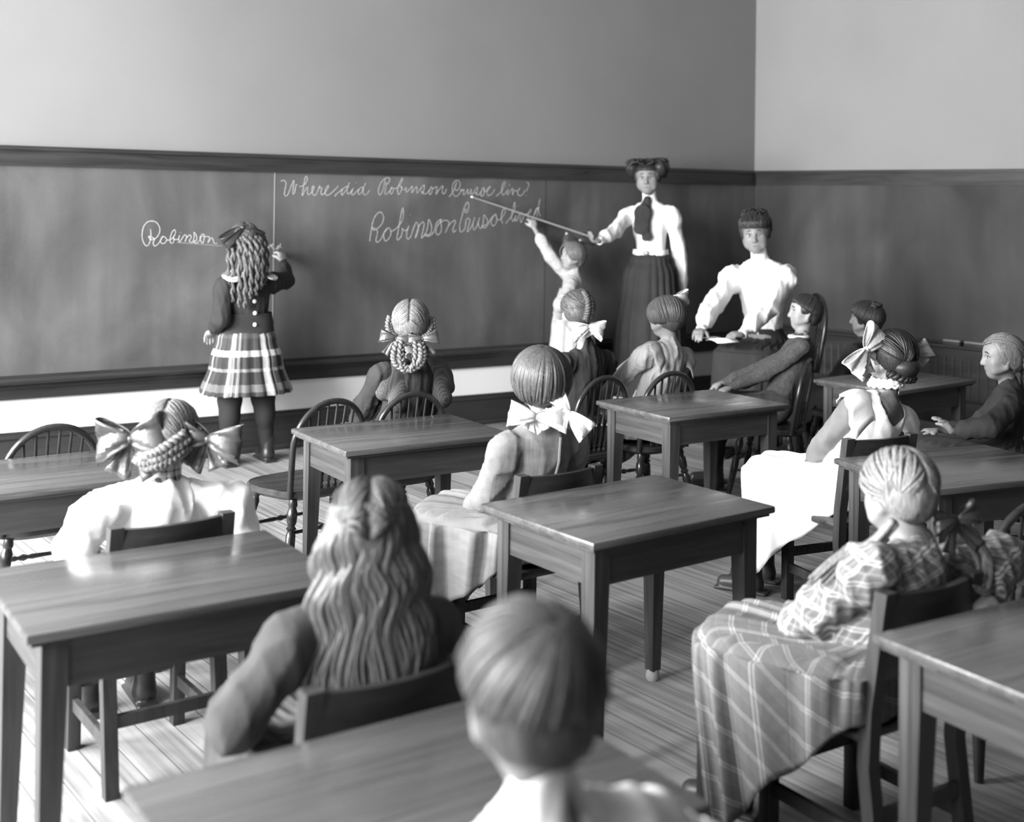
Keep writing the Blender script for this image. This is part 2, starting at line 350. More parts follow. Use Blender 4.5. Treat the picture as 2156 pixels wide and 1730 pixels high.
struct('wall_near', MB().box(XL, XR + 0.1, YN - 0.12, YN, 0.0, ZC), M['darkwall'])
wl = MB(); ys = [YN - 0.1] + [q for ab in WINDOWS for q in ab] + [YB + 0.1]
for i in range(0, len(ys), 2): wl.box(XL - 0.2, XL, ys[i], ys[i + 1], 0, ZC)
for a, b in WINDOWS: wl.box(XL - 0.2, XL, a, b, 0, WZ[0]); wl.box(XL - 0.2, XL, a, b, WZ[1], ZC)
struct('wall_left', wl, M['wall'])
for i, (a, b) in enumerate(WINDOWS):
    fr = MB(); zm = (WZ[0] + WZ[1]) / 2
    for y0, y1, z0, z1 in ((a, a + .05, WZ[0], WZ[1]), (b - .05, b, WZ[0], WZ[1]), (a, b, WZ[0], WZ[0] + .06), (a, b, WZ[1] - .05, WZ[1]), (a, b, zm - .025, zm + .025), ((a + b) / 2 - .012, (a + b) / 2 + .012, WZ[0], WZ[1])):
        fr.box(XL - 0.12, XL - 0.07, y0, y1, z0, z1)
    fr.box(XL - 0.1, XL + 0.05, a - 0.04, b + 0.04, WZ[0] - 0.03, WZ[0])
    o = struct('window_%d' % (i + 1), fr, M['trimy'])
    MB().box(XL - 0.098, XL - 0.094, a + .05, b - .05, WZ[0] + .06, WZ[1] - .05).build('pane', M['glass'], o, False)
# back wall: white band, base, rail
wb = MB(); sloped(wb, XL, XR, YB - 0.006, YB, 0.08, z_bb(XL) + .01, 0.08, z_bb(XR)); wb = MB()
sloped(wb, XL, XR, YB - 0.006, YB, z_bb(XL) - .02, z_pb(XL) + .02, z_bb(XR) - .02, z_pb(XR) + .02); struct('trim_1', wb, M['white'])
bb = MB(); sloped(bb, XL, XR, YB - 0.022, YB, 0.0, z_bb(XL) - .03, 0.0, z_bb(XR) - .03)
sloped(bb, XL, XR, YB - 0.034, YB, z_bb(XL) - .03, z_bb(XL) - .012, z_bb(XR) - .03, z_bb(XR) - .012)
sloped(bb, XL, XR, YB - 0.016, YB, z_bb(XL) - .012, z_bb(XL), z_bb(XR) - .012, z_bb(XR))
struct('baseboard_back', bb, M['trim'])
q = MB(); q.tube([(XL, YB - 0.03, 0.012), (XR, YB - 0.03, 0.012)], 0.02, 10); struct('trim_2', q, M['trim'], True)
rl = MB(); sloped(rl, XL, XR, YB - 0.022, YB, z_rb(XL) + .012, z_rt(XL) - .02, z_rb(XR) + .012, z_rt(XR) - .02)
sloped(rl, XL, XR, YB - 0.04, YB, z_rt(XL) - .02, z_rt(XL), z_rt(XR) - .02, z_rt(XR))
sloped(rl, XL, XR, YB - 0.032, YB, z_rb(XL), z_rb(XL) + .012, z_rb(XR), z_rb(XR) + .012)
struct('trim_3', rl, M['trim'])
# right wall rail, base and beaded wainscot
rr = MB()
def ysl(mb, x0, x1, ya, yb, a0, a1, b0, b1):
    v = [(x0, ya, a0), (x1, ya, a0), (x1, yb, b0), (x0, yb, b0), (x0, ya, a1), (x1, ya, a1), (x1, yb, b1), (x0, yb, b1)]
    mb.add(v, [(3, 2, 1, 0), (4, 5, 6, 7), (0, 1, 5, 4), (1, 2, 6, 5), (2, 3, 7, 6), (3, 0, 4, 7)])
ysl(rr, XR - 0.024, XR, YN, YB - .04, 1.495, 1.58, 1.567, 1.675); ysl(rr, XR - 0.04, XR, YN, YB - .04, 1.56, 1.585, 1.655, 1.675); struct('trim_4', rr, M['trimy'])
bd = MB(); y = YN
while y < YB - 0.06:
    bd.box(XR - 0.018, XR, y + 0.004, y + 0.056, 0.16, 0.50, 0.004); y += 0.06
bd.box(XR - 0.012, XR, YN, YB - .04, 0.14, 0.50); bd.box(XR - 0.03, XR, YN, YB - .04, 0, 0.16); struct('baseboard_right', bd, M['trimy'])

# chalkboards
XC = XR - 0.1
cb = empty('chalkboard', 'long grey slate chalkboard on back wall with cursive chalk writing', 'chalkboard', (4.3, YB, 0.5))
def local(o, mb): # shift world-built geometry into an object's own frame (no rotation)
    L = o.location; mb.v = [(p[0] - L.x, p[1] - L.y, p[2] - L.z) for p in mb.v]; return mb
for a, b in ((XL, 3.032), (3.037, 4.984), (4.989, XR - 0.016)):
    s = MB(); sloped(s, a, b, YB - 0.014, YB - 0.001, z_tt(a) - .01, z_rb(a) + .005, z_tt(b) - .01, z_rb(b) + .005)
    local(cb, s).build('slate_panel', M['slate'], cb, False)
XT = XR - 0.095
t = MB(); sloped(t, XL, XT, YB - 0.10, YB - 0.006, z_tt(XL) - .03, z_tt(XL) - .012, z_tt(XT) - .03, z_tt(XT) - .012)
t.tube([(XL, YB - 0.098, z_tt(XL) - .014), (XT, YB - 0.098, z_tt(XT) - .014)], 0.011, 10)
sloped(t, XL, XT, YB - 0.045, YB - 0.006, z_tt(XL) - .06, z_tt(XL) - .03, z_tt(XT) - .06, z_tt(XT) - .03)
sloped(t, XL, XT, YB - 0.03, YB - 0.006, z_pb(XL), z_tt(XL) - .06, z_pb(XT), z_tt(XT) - .06)
sloped(t, XL, XT, YB - 0.03, YB - 0.006, z_tt(XL) - .012, z_tt(XL) + .004, z_tt(XT) - .012, z_tt(XT) + .004)
local(cb, t).build('chalk_tray', M['trim'], cb, False)
s = MB(); s.box(3.032, 3.037, YB - 0.0155, YB - 0.0135, z_tt(3.03), z_rb(3.03)); local(cb, s).build('chalked_seam', M['faint'], cb, False)
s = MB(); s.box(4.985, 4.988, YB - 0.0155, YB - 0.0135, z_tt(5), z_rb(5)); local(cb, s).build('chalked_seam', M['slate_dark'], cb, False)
STROKES = {
    'question': [[(3.072,1.5),(3.088,1.507),(3.101,1.498),(3.105,1.483),(3.097,1.446),(3.096,1.424),(3.105,1.418),(3.117,1.427),(3.133,1.464),(3.15,1.504),(3.154,1.497),(3.147,1.442),(3.151,1.43),(3.159,1.44),(3.167,1.48),(3.168,1.484),(3.176,1.482)],[(3.188,1.473),(3.204,1.476),(3.221,1.486),(3.237,1.509),(3.238,1.527),(3.231,1.532),(3.223,1.519),(3.214,1.466),(3.207,1.421),(3.222,1.448),(3.235,1.47),(3.242,1.466),(3.24,1.441),(3.247,1.428),(3.261,1.437),(3.275,1.452),(3.281,1.472),(3.276,1.478),(3.27,1.467),(3.269,1.444),(3.278,1.428),(3.289,1.426),(3.303,1.442),(3.318,1.482),(3.317,1.468),(3.333,1.47),(3.326,1.443),(3.332,1.43),(3.346,1.436),(3.363,1.454),(3.375,1.477),(3.371,1.483),(3.36,1.469),(3.353,1.446),(3.36,1.428),(3.38,1.431),(3.412,1.455),(3.44,1.483)],[(3.421,1.421),(3.42,1.428),(3.441,1.445),(3.467,1.465),(3.493,1.479),(3.507,1.482),(3.49,1.459),(3.466,1.43),(3.46,1.44),(3.467,1.463)],[(3.513,1.504),(3.499,1.472),(3.498,1.446),(3.508,1.437),(3.525,1.452),(3.538,1.471),(3.527,1.444),(3.535,1.431),(3.555,1.447),(3.59,1.476),(3.605,1.474),(3.594,1.448),(3.579,1.436),(3.571,1.445),(3.581,1.47)],[(3.622,1.504),(3.607,1.469),(3.607,1.443),(3.616,1.433),(3.633,1.441),(3.65,1.463)],[(3.556,1.507),(3.558,1.504)],[(3.761,1.512),(3.763,1.499),(3.757,1.463),(3.753,1.443),(3.765,1.44),(3.78,1.453),(3.804,1.477),(3.801,1.482),(3.793,1.464),(3.792,1.446),(3.799,1.442),(3.809,1.453),(3.814,1.474),(3.804,1.479),(3.825,1.475),(3.848,1.485),(3.866,1.508),(3.878,1.531),(3.874,1.538),(3.862,1.52),(3.848,1.488),(3.843,1.461),(3.849,1.44),(3.862,1.452),(3.874,1.477),(3.869,1.49),(3.867,1.486),(3.878,1.47),(3.891,1.471),(3.905,1.482),(3.902,1.464),(3.908,1.455),(3.926,1.471),(3.947,1.492),(3.947,1.479),(3.945,1.452),(3.961,1.472),(3.979,1.492),(3.98,1.461),(3.985,1.451),(4.001,1.471),(4.031,1.501),(4.035,1.492),(4.031,1.469),(4.02,1.449),(4.015,1.466),(4.026,1.453),(4.042,1.447),(4.059,1.456),(4.077,1.479),(4.085,1.494),(4.072,1.465),(4.074,1.444),(4.086,1.452),(4.093,1.477),(4.087,1.493),(4.097,1.48),(4.124,1.493),(4.127,1.482),(4.121,1.445),(4.141,1.473),(4.171,1.499),(4.169,1.476),(4.168,1.455),(4.178,1.45),(4.19,1.46),(4.198,1.483)],[(3.757,1.532),(3.753,1.521),(3.744,1.474),(3.731,1.447),(3.72,1.435),(3.71,1.447),(3.712,1.476),(3.73,1.512),(3.756,1.535),(3.779,1.539),(3.788,1.527),(3.779,1.509),(3.763,1.498)],[(3.921,1.506),(3.92,1.504)],[(4.218,1.431),(4.242,1.457),(4.26,1.488),(4.274,1.524),(4.264,1.498),(4.264,1.478),(4.275,1.472),(4.291,1.483),(4.301,1.509),(4.293,1.529),(4.276,1.536),(4.256,1.526),(4.243,1.498),(4.243,1.462),(4.254,1.442),(4.27,1.435),(4.288,1.444),(4.303,1.463),(4.312,1.483),(4.314,1.471),(4.331,1.48),(4.324,1.453),(4.332,1.445),(4.347,1.462),(4.361,1.484),(4.359,1.459),(4.366,1.452),(4.378,1.467),(4.386,1.484),(4.385,1.457),(4.393,1.448),(4.41,1.47),(4.434,1.497),(4.436,1.481),(4.426,1.458),(4.416,1.465),(4.426,1.451),(4.445,1.45),(4.46,1.466),(4.473,1.492),(4.46,1.458),(4.467,1.438),(4.483,1.454),(4.49,1.482),(4.479,1.494),(4.486,1.474),(4.505,1.472),(4.53,1.493),(4.532,1.503),(4.517,1.493),(4.507,1.467),(4.518,1.445),(4.544,1.455),(4.563,1.473),(4.569,1.489)],[(4.581,1.442),(4.618,1.469),(4.64,1.498),(4.651,1.527),(4.646,1.536),(4.632,1.516),(4.624,1.485),(4.628,1.462),(4.638,1.451),(4.657,1.465),(4.677,1.486),(4.669,1.465),(4.674,1.453),(4.69,1.471),(4.713,1.496),(4.712,1.474),(4.715,1.451),(4.726,1.484),(4.743,1.476),(4.763,1.485),(4.773,1.499),(4.756,1.477),(4.758,1.456),(4.774,1.448),(4.797,1.459),(4.817,1.486)],[(4.689,1.52),(4.686,1.511)],[(4.826,1.537),(4.839,1.534),(4.846,1.521),(4.833,1.492),(4.83,1.477)],[(4.826,1.453),(4.826,1.448)]],
    'answer': [[(3.655,1.16),(3.662,1.211),(3.677,1.282),(3.701,1.321),(3.727,1.333),(3.745,1.313),(3.747,1.29),(3.732,1.256),(3.699,1.232),(3.678,1.227),(3.669,1.24),(3.69,1.235),(3.707,1.219),(3.703,1.19),(3.697,1.164),(3.71,1.154),(3.731,1.172),(3.752,1.208),(3.782,1.24),(3.757,1.219),(3.75,1.187),(3.763,1.161),(3.783,1.172),(3.799,1.198),(3.799,1.224),(3.785,1.241)],[(3.799,1.215),(3.831,1.232),(3.862,1.259),(3.883,1.293),(3.887,1.33),(3.882,1.361),(3.87,1.322),(3.856,1.245),(3.844,1.182),(3.851,1.167),(3.872,1.187),(3.881,1.219),(3.879,1.237),(3.894,1.223),(3.912,1.227),(3.928,1.251),(3.913,1.213),(3.913,1.182),(3.924,1.171),(3.944,1.192),(3.96,1.235),(3.981,1.274),(3.996,1.246),(3.992,1.213),(3.973,1.175),(3.985,1.213),(4.001,1.251),(4.026,1.275),(4.037,1.262),(4.03,1.224),(4.019,1.184),(4.024,1.18),(4.046,1.203),(4.062,1.24),(4.07,1.291),(4.091,1.251),(4.088,1.213),(4.069,1.197),(4.046,1.201),(4.053,1.19),(4.082,1.192),(4.111,1.219),(4.126,1.267),(4.155,1.291),(4.162,1.284),(4.133,1.251),(4.124,1.213),(4.137,1.196),(4.159,1.213),(4.164,1.246),(4.155,1.291)],[(4.155,1.27),(4.181,1.285),(4.208,1.284),(4.221,1.265),(4.194,1.209),(4.221,1.257),(4.261,1.286),(4.269,1.273),(4.251,1.235),(4.255,1.213),(4.275,1.227)],[(3.935,1.319),(3.937,1.317)],[(4.355,1.359),(4.341,1.35),(4.346,1.335),(4.36,1.342),(4.369,1.371),(4.367,1.392),(4.357,1.4),(4.337,1.371),(4.317,1.308),(4.302,1.253),(4.306,1.219),(4.322,1.216),(4.341,1.237),(4.348,1.269),(4.35,1.29),(4.365,1.3),(4.38,1.287),(4.369,1.253),(4.36,1.221),(4.37,1.219),(4.389,1.245),(4.405,1.274),(4.417,1.306),(4.403,1.264),(4.408,1.232),(4.417,1.229),(4.437,1.258),(4.454,1.305),(4.444,1.264),(4.46,1.235),(4.476,1.253),(4.484,1.29),(4.488,1.322),(4.517,1.285),(4.509,1.261),(4.483,1.253),(4.477,1.248),(4.496,1.24),(4.516,1.256),(4.545,1.301),(4.581,1.328),(4.558,1.307),(4.544,1.275),(4.559,1.253),(4.582,1.267),(4.59,1.296),(4.582,1.328),(4.59,1.296),(4.605,1.291),(4.625,1.299),(4.654,1.337),(4.654,1.358),(4.64,1.358),(4.628,1.331),(4.625,1.296),(4.637,1.267)],[(4.66,1.267),(4.709,1.318),(4.732,1.359),(4.736,1.386),(4.731,1.404),(4.718,1.362),(4.707,1.313),(4.719,1.282),(4.733,1.3),(4.744,1.321),(4.736,1.294),(4.75,1.286),(4.773,1.33),(4.792,1.338),(4.779,1.3),(4.788,1.275),(4.815,1.327),(4.846,1.33),(4.866,1.349),(4.864,1.362),(4.842,1.33),(4.844,1.303),(4.86,1.291),(4.884,1.309),(4.908,1.361),(4.929,1.375),(4.915,1.358),(4.891,1.32)],[(4.929,1.375),(4.922,1.347),(4.914,1.314)],[(4.94,1.428),(4.932,1.386),(4.933,1.342),(4.946,1.317)],[(4.755,1.38),(4.757,1.379)]],
    'copy': [[(2.326,1.231),(2.329,1.208),(2.326,1.175),(2.319,1.152),(2.309,1.144),(2.296,1.152),(2.285,1.177),(2.282,1.208),(2.29,1.245),(2.309,1.268),(2.334,1.274),(2.358,1.266),(2.375,1.241),(2.376,1.216),(2.365,1.193),(2.351,1.181),(2.336,1.175),(2.321,1.183),(2.317,1.193),(2.333,1.19),(2.349,1.177),(2.342,1.162),(2.347,1.145),(2.36,1.146),(2.377,1.164),(2.389,1.189),(2.402,1.191),(2.415,1.176),(2.405,1.158),(2.39,1.156),(2.381,1.168),(2.393,1.191)],[(2.415,1.174),(2.435,1.175),(2.454,1.193),(2.463,1.214),(2.457,1.228),(2.443,1.214),(2.434,1.183),(2.435,1.162),(2.446,1.157),(2.455,1.17),(2.452,1.185),(2.459,1.177),(2.478,1.178),(2.485,1.199),(2.481,1.174),(2.487,1.163),(2.5,1.182),(2.513,1.201),(2.524,1.191),(2.516,1.165),(2.527,1.188),(2.542,1.2),(2.551,1.188),(2.54,1.169),(2.547,1.162),(2.56,1.163),(2.567,1.193),(2.565,1.215),(2.58,1.195),(2.58,1.171),(2.56,1.167),(2.567,1.161),(2.583,1.157),(2.6,1.175),(2.611,1.205),(2.625,1.194),(2.616,1.156),(2.605,1.167),(2.602,1.192),(2.627,1.192),(2.65,1.19),(2.654,1.182),(2.645,1.158),(2.666,1.184),(2.676,1.171),(2.68,1.156),(2.698,1.154)],[(2.491,1.215),(2.49,1.212)],[(2.968,1.181),(2.957,1.156),(2.952,1.139),(2.96,1.133),(2.971,1.138),(2.979,1.147),(2.978,1.133),(2.984,1.131),(2.994,1.15),(2.999,1.135),(3.004,1.125),(3.014,1.14),(3.014,1.146),(3.022,1.137),(3.03,1.151),(3.023,1.136),(3.03,1.122),(3.041,1.117),(3.052,1.125),(3.062,1.138),(3.069,1.132),(3.06,1.118),(3.055,1.123),(3.062,1.137)],[(3.076,1.152),(3.074,1.137),(3.08,1.126)],[(2.979,1.16),(2.979,1.159)],[(3.089,1.123),(3.09,1.122)]],
    'underline': [[(2.472,1.161),(2.583,1.152),(2.728,1.14)]],
}
for key, rr_, mt_ in (('question', 0.0020, 'chalk'), ('answer', 0.0022, 'chalk'), ('copy', 0.0022, 'chalk'), ('underline', 0.0014, 'faint')):
    s = MB(); kx = 4.3
    for st in STROKES[key]:
        pts = catmull([(x, YB - 0.0145, z) for x, z in st], 5)
        s.tube(pts, [rr_ * (0.85 + 0.3 * random.random()) for _ in pts], 6, flat=(Vector((0, 1, 0)), 0.25))
    local(cb, s).build('chalk_writing' if key != 'underline' else 'chalk_underline', M[mt_], cb)
cb2 = empty('chalkboard', 'dark slate chalkboard on right-hand wall behind the seated teacher', 'chalkboard', (XR, 4.5, 0.5))
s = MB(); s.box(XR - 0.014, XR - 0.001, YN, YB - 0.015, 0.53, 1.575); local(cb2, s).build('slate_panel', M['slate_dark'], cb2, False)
s = MB(); s.box(XR - 0.09, XR - 0.002, YN, YB - 0.045, 0.505, 0.522, 0.004); s.box(XR - 0.03, XR - 0.002, YN, YB - 0.045, 0.44, 0.505); s.box(XR - 0.02, XR - 0.002, YN, YB - 0.045, 0.522, 0.54)
local(cb2, s).build('chalk_tray', M['trimy'], cb2, False)
for y0, y1, lb in ((4.38, 4.50, 'long felt blackboard eraser on right wall tray, nearer the room corner'), (4.21, 4.35, 'long felt blackboard eraser on right wall tray, farther from the room corner')):
    e = empty('eraser', lb, 'eraser', (XR - 0.06, (y0 + y1) / 2, 0.522))
    MB().box(-0.022, 0.022, -(y1 - y0) / 2, (y1 - y0) / 2, 0, 0.022, 0.003).build('felt_pad', M['felt'], e); MB().box(-0.02, 0.02, -(y1 - y0) / 2, (y1 - y0) / 2, 0.022, 0.034, 0.003).build('wooden_back', M['stick'], e)

# ---------------------------------------------------------------- desks
TW, TD, TH = 0.6427, 0.4618, 0.58
def desk(x, y, rz, label, cap=False):
    e = empty('school_desk', label, 'desk', (x, y, 0), rz, 'oak school desks')
    MB().box(-TW / 2, TW / 2, -TD / 2, TD / 2, TH - 0.02, TH, 0.006).build('desk_top', M['top'], e)
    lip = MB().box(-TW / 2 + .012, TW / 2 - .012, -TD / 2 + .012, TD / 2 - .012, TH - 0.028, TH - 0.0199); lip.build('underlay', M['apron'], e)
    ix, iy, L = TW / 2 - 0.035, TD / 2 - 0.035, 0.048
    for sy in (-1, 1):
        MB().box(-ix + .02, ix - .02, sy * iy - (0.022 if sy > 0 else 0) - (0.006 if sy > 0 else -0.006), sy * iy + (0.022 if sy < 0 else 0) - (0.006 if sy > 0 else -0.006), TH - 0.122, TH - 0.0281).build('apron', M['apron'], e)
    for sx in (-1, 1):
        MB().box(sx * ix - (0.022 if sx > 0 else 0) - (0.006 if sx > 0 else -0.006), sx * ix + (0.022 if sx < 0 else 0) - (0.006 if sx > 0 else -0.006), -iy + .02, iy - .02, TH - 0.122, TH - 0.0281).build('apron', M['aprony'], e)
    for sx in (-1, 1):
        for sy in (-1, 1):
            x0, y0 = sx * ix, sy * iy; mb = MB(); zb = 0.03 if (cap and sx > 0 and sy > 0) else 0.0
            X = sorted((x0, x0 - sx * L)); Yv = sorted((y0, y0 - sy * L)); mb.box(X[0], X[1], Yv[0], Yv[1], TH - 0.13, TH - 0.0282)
            Xb = sorted((x0 - sx * .002, x0 - sx * 0.034)); Yb_ = sorted((y0 - sy * .002, y0 - sy * 0.034))
            v = [(Xb[0], Yb_[0], zb), (Xb[1], Yb_[0], zb), (Xb[1], Yb_[1], zb), (Xb[0], Yb_[1], zb), (X[0], Yv[0], TH - .13), (X[1], Yv[0], TH - .13), (X[1], Yv[1], TH - .13), (X[0], Yv[1], TH - .13)]
            mb.add(v, [(3, 2, 1, 0), (4, 5, 6, 7), (0, 1, 5, 4), (1, 2, 6, 5), (2, 3, 7, 6), (3, 0, 4, 7)])
            lg = mb.build('leg', M['leg'], e, False)
            if zb:
                cx_, cy_ = sum(Xb) / 2, sum(Yb_) / 2
                MB().lathe([(0, .017), (.3, .021), (.75, .018), (1, .015)], (cx_, cy_, 0), (cx_, cy_, 0.036), 14).build('foot_cap', M['glasscap'], lg)
    return e
DESKS = [
    (2.202, 2.3546, -0.0078, 'empty oak school desk in the centre of the room, pale cap on one foot', True),
    (2.2668, 3.5824, -0.0868, 'oak school desk behind the girl with looped braids and hanging ribbons', False),
    (3.5963, 3.4701, -0.0714, 'oak school desk behind the girl with bobbed hair and striped dress', False),
    (3.426, 2.1352, -0.2311, 'oak school desk directly behind the girl in white pinafore with large bow', False),
    (0.970, 2.4661, -0.0669, 'large-looking dark oak desk at left, behind girl with dark ribbon bows', False),
    (2.2021, 1.1096, -0.1137, 'oak school desk in the lower right corner behind the checked dress girl', False),
    (4.9174, 3.4263, 0.0267, 'dim oak school desk farthest right near the right-hand wall', False),
    (1.0668, 3.616, -0.0661, 'oak desk cut by the left edge with a hoop-back chair beyond it', False),
    (0.8841, 1.3511, -0.0575, 'oak school desk at the bottom edge behind the long-haired girl', False)]
for d in DESKS: desk(*d)

# ---------------------------------------------------------------- chairs
def slat_chair(x, y, rz, label, s=1.0):
    """square-legged chair, origin below the seat centre, facing +Y"""
    e = empty('slat_chair', label, 'chair', (x, y, 0), rz, 'slat-backed chairs')
    W, D, SZ, T = 0.30 * s, 0.30 * s, 0.33 * s, 0.62 * s
    MB().box(-W / 2, W / 2, -D / 2 + .01, D / 2 + 0.01, SZ - 0.022, SZ, 0.006).build('seat', M['seat'], e)
    for sx in (-1, 1):
        X = sorted((sx * W / 2, sx * (W / 2 - 0.032)))
        MB().box(X[0], X[1], D / 2 - 0.04, D / 2 - 0.008, 0, SZ - 0.0221, 0.002).build('leg', M['slatleg'], e)
        # rear leg and back post are one raked piece
        mb = MB(); pr = [(-D / 2 - 0.03, 0), (-D / 2 + 0.005, SZ * .8), (-D / 2 - 0.0, SZ + .05), (-D / 2 - 0.035, T)]
        for (ya, za), (yb, zb) in zip(pr, pr[1:]):
            v = [(X[0], ya - .015, za), (X[1], ya - .015, za), (X[1], ya + .015, za), (X[0], ya + .015, za), (X[0], yb - .015, zb), (X[1], yb - .015, zb), (X[1], yb + .015, zb), (X[0], yb + .015, zb)]
            mb.add(v, [(3, 2, 1, 0), (4, 5, 6, 7), (0, 1, 5, 4), (1, 2, 6, 5), (2, 3, 7, 6), (3, 0, 4, 7)])
        mb.build('back_post', M['slatleg'], e, False)
    for z0, z1, yy in ((T - 0.075, T - 0.006, -D / 2 - 0.03), (T - .175, T - .13, -D / 2 - 0.018)):
        mb = MB(); n = 12; v = []
        for i in range(n + 1):
            u = i / n; xx = -W / 2 + .016 + (W - .032) * u; c = 0.028 * s * (1 - (2 * u - 1) ** 2)
            for (dy, z) in ((-.008, z0), (.008, z0), (.008, z1 - .006 * 0), (-.008, z1)): v.append((xx, yy - c + dy, z))
        f = [(i * 4 + k, i * 4 + (k + 1) % 4, i * 4 + 4 + (k + 1) % 4, i * 4 + 4 + k) for i in range(n) for k in range(4)]
        mb.add(v, f + [(3, 2, 1, 0), (n * 4, n * 4 + 1, n * 4 + 2, n * 4 + 3)]).build('back_rail', M['slat'], e, True)
    for sx in (-1, 1): MB().box(sx * (W / 2 - .016) - .007, sx * (W / 2 - .016) + .007, -D / 2 - .012, D / 2 - .03, .10, .13).build('stretcher', M['slatleg'], e, False)
    MB().box(-W / 2 + .02, W / 2 - .02, D / 2 - .03, D / 2 - .016, .15, .18).build('stretcher', M['slatleg'], e, False)
    MB().box(-W / 2 + .02, W / 2 - .02, -D / 2 - .02, -D / 2 - .006, .15, .18).build('stretcher', M['slatleg'], e, False)
    MB().box(-W / 2 + .025, W / 2 - .025, D / 2 - .032, D / 2 - .012, SZ - .07, SZ - .0221).build('seat_rail', M['slatleg'], e, False)
    return e
def hoop_chair(x, y, rz, label, s=1.0, w=0.33, seat_z=0.335, top=0.655, nsp=6):
    """bow-back chair with turned spindles and legs; origin under seat centre, facing +Y"""
    e = empty('hoop_back_chair', label, 'chair', (x, y, 0), rz, 'hoop-backed chairs')
    W, SZ, T = w / 2, seat_z, top
    # saddle seat: rounded outline, dished top, bevelled edge
    v = []; f = []; n = 36; rings = [(0.0, SZ - .014), (0.45, SZ - .012), (0.86, SZ - .002), (0.97, SZ), (1.0, SZ - .006), (1.0, SZ - .02), (0.9, SZ - .033), (0.0, SZ - .034)]
    for rr_, z in rings:
        for k in range(n):
            a = 2 * PI * k / n; c, sn = math.cos(a), math.sin(a); pw = 0.62
            xx = (W + .012) * math.copysign(abs(c) ** pw, c); yy = W * 1.0 * math.copysign(abs(sn) ** pw, sn)
            if yy < 0: xx *= 0.93 
            v.append((xx * rr_, yy * rr_, z))
    for j in range(len(rings) - 1):
        for k in range(n): f.append((j * n + k, j * n + (k + 1) % n, (j + 1) * n + (k + 1) % n, (j + 1) * n + k))
    MB().add(v, f).build('seat', M['seat'], e)
    yb = -W * 0.80; lean = 0.055 * s
    def back(u, z): return (u, yb - lean * (z - SZ) / (T - SZ), z)
    hw = W * 0.90; pts = []
    zs = SZ + (T - SZ) * 0.48
    for i in range(7): pts.append(back(-hw * (0.93 + .07 * i / 6), SZ - .02 + (zs - SZ + .02) * i / 6))
    for i in range(1, 24):
        a = PI - PI * i / 24; pts.append(back(hw * math.cos(a), zs + (T - zs) * math.sin(a) ** 0.9))
    for i in range(7): pts.append(back(hw * (1.0 - .07 * i / 6), zs - (zs - SZ + .02) * i / 6))
    MB().tube(pts, 0.0115 * s, 10).build('back_hoop', M['bent'], e)
    for i in range(nsp):
        u = -0.62 + 1.24 * i / (nsp - 1); xt = hw * u; zt = zs + (T - zs) * math.sqrt(max(0, 1 - u * u)) ** 0.9 - .004
        a = (xt * 0.78, yb, SZ - .012); b = back(xt, zt)
        pr = [(0, .006), (.06, .009), (.09, .005), (.12, .0085), (.15, .0055), (.25, .009), (.36, .0055), (.385, .0085), (.41, .005), (.6, .0055), (1, .0042)]
        MB().lathe([(t, r * s) for t, r in pr], a, b, 8).build('spindle', M['bent'], e)
    legs = []
    for sx in (-1, 1):
        for sy in (-1, 1):
            a = Vector((sx * (W * 1.02), sy * W * 0.98, 0)); b = Vector((sx * W * .68, sy * W * .68, SZ - .03))
            pr = [(0, .011), (.12, .013), (.45, .018), (.60, .0175), (.64, .012), (.67, .019), (.70, .012), (.74, .018), (.85, .019), (.9, .013), (.93, .017), (1, .014)]
            MB().lathe([(t, r * s) for t, r in pr], a, b, 12).build('leg', M['bent'], e); legs.append((a, b))
    def at(l, t): return legs[l][0].lerp(legs[l][1], t)
    for l1, l2, t in ((0, 1, .42), (2, 3, .42), (0, 2, .30), (1, 3, .55), (0, 2, .62)):
        pr = [(0, .006), (.25, .007), (.4, .009), (.44, .006), (.5, .012), (.56, .006), (.6, .009), (.75, .007), (1, .006)]
        MB().lathe([(q, r * s) for q, r in pr], at(l1, t), at(l2, t), 8).build('stretcher', M['bent'], e)
    return e
slat_chair(1.105, 2.925, -0.03, 'dark slat-back chair under the girl with dark ribbon bows')
slat_chair(2.21, 2.83, -0.02, 'dark slat-back chair of the girl in tan pleated dress')
slat_chair(1.035, 1.83, -0.06, 'dark slat-back chair of the girl with long wavy hair')
slat_chair(2.18, 1.605, -0.08, 'dark slat-back chair of the checked dress girl')
slat_chair(3.475, 2.63, -0.22, 'dark slat-back chair of the girl in white pinafore')
hoop_chair(2.13, 4.06, 0.12, 'empty dark hoop-back chair standing left of the looped-braids girl', w=0.345)
hoop_chair(2.50, 4.04, -0.05, 'dark hoop-back chair carrying the girl with looped braids')
hoop_chair(1.17, 4.08, 0.0, 'empty dark hoop-back chair at the left edge behind a desk')
hoop_chair(3.40, 3.98, 0.05, 'dark hoop-back chair of the girl with upturned braid and white bow')
hoop_chair(3.765, 3.93, -0.05, 'dark hoop-back chair of the bobbed girl in striped dress')
hoop_chair(4.56, 3.88, 0.5, 'dark hoop-back chair of the boy in grey suit')
hoop_chair(5.22, 3.92, 0.1, 'dark hoop-back chair of the dark-haired child near the wall', nsp=5)
hoop_chair(4.50, 2.55, 0.6, 'dim hoop-back chair of the girl at the far right edge', nsp=5)
hoop_chair(2.86, 1.75, -0.15, 'dim empty hoop-back chair at the lower right edge', nsp=5)
hoop_chair(0.80, 0.93, -0.05, 'hoop-back chair of the blurred boy nearest the camera', nsp=5)
hoop_chair(5.62, 4.72, 1.05, 'larger dark hoop-back chair carrying the seated teacher', s=1.25, w=0.42, seat_z=0.44, top=0.87, nsp=6)

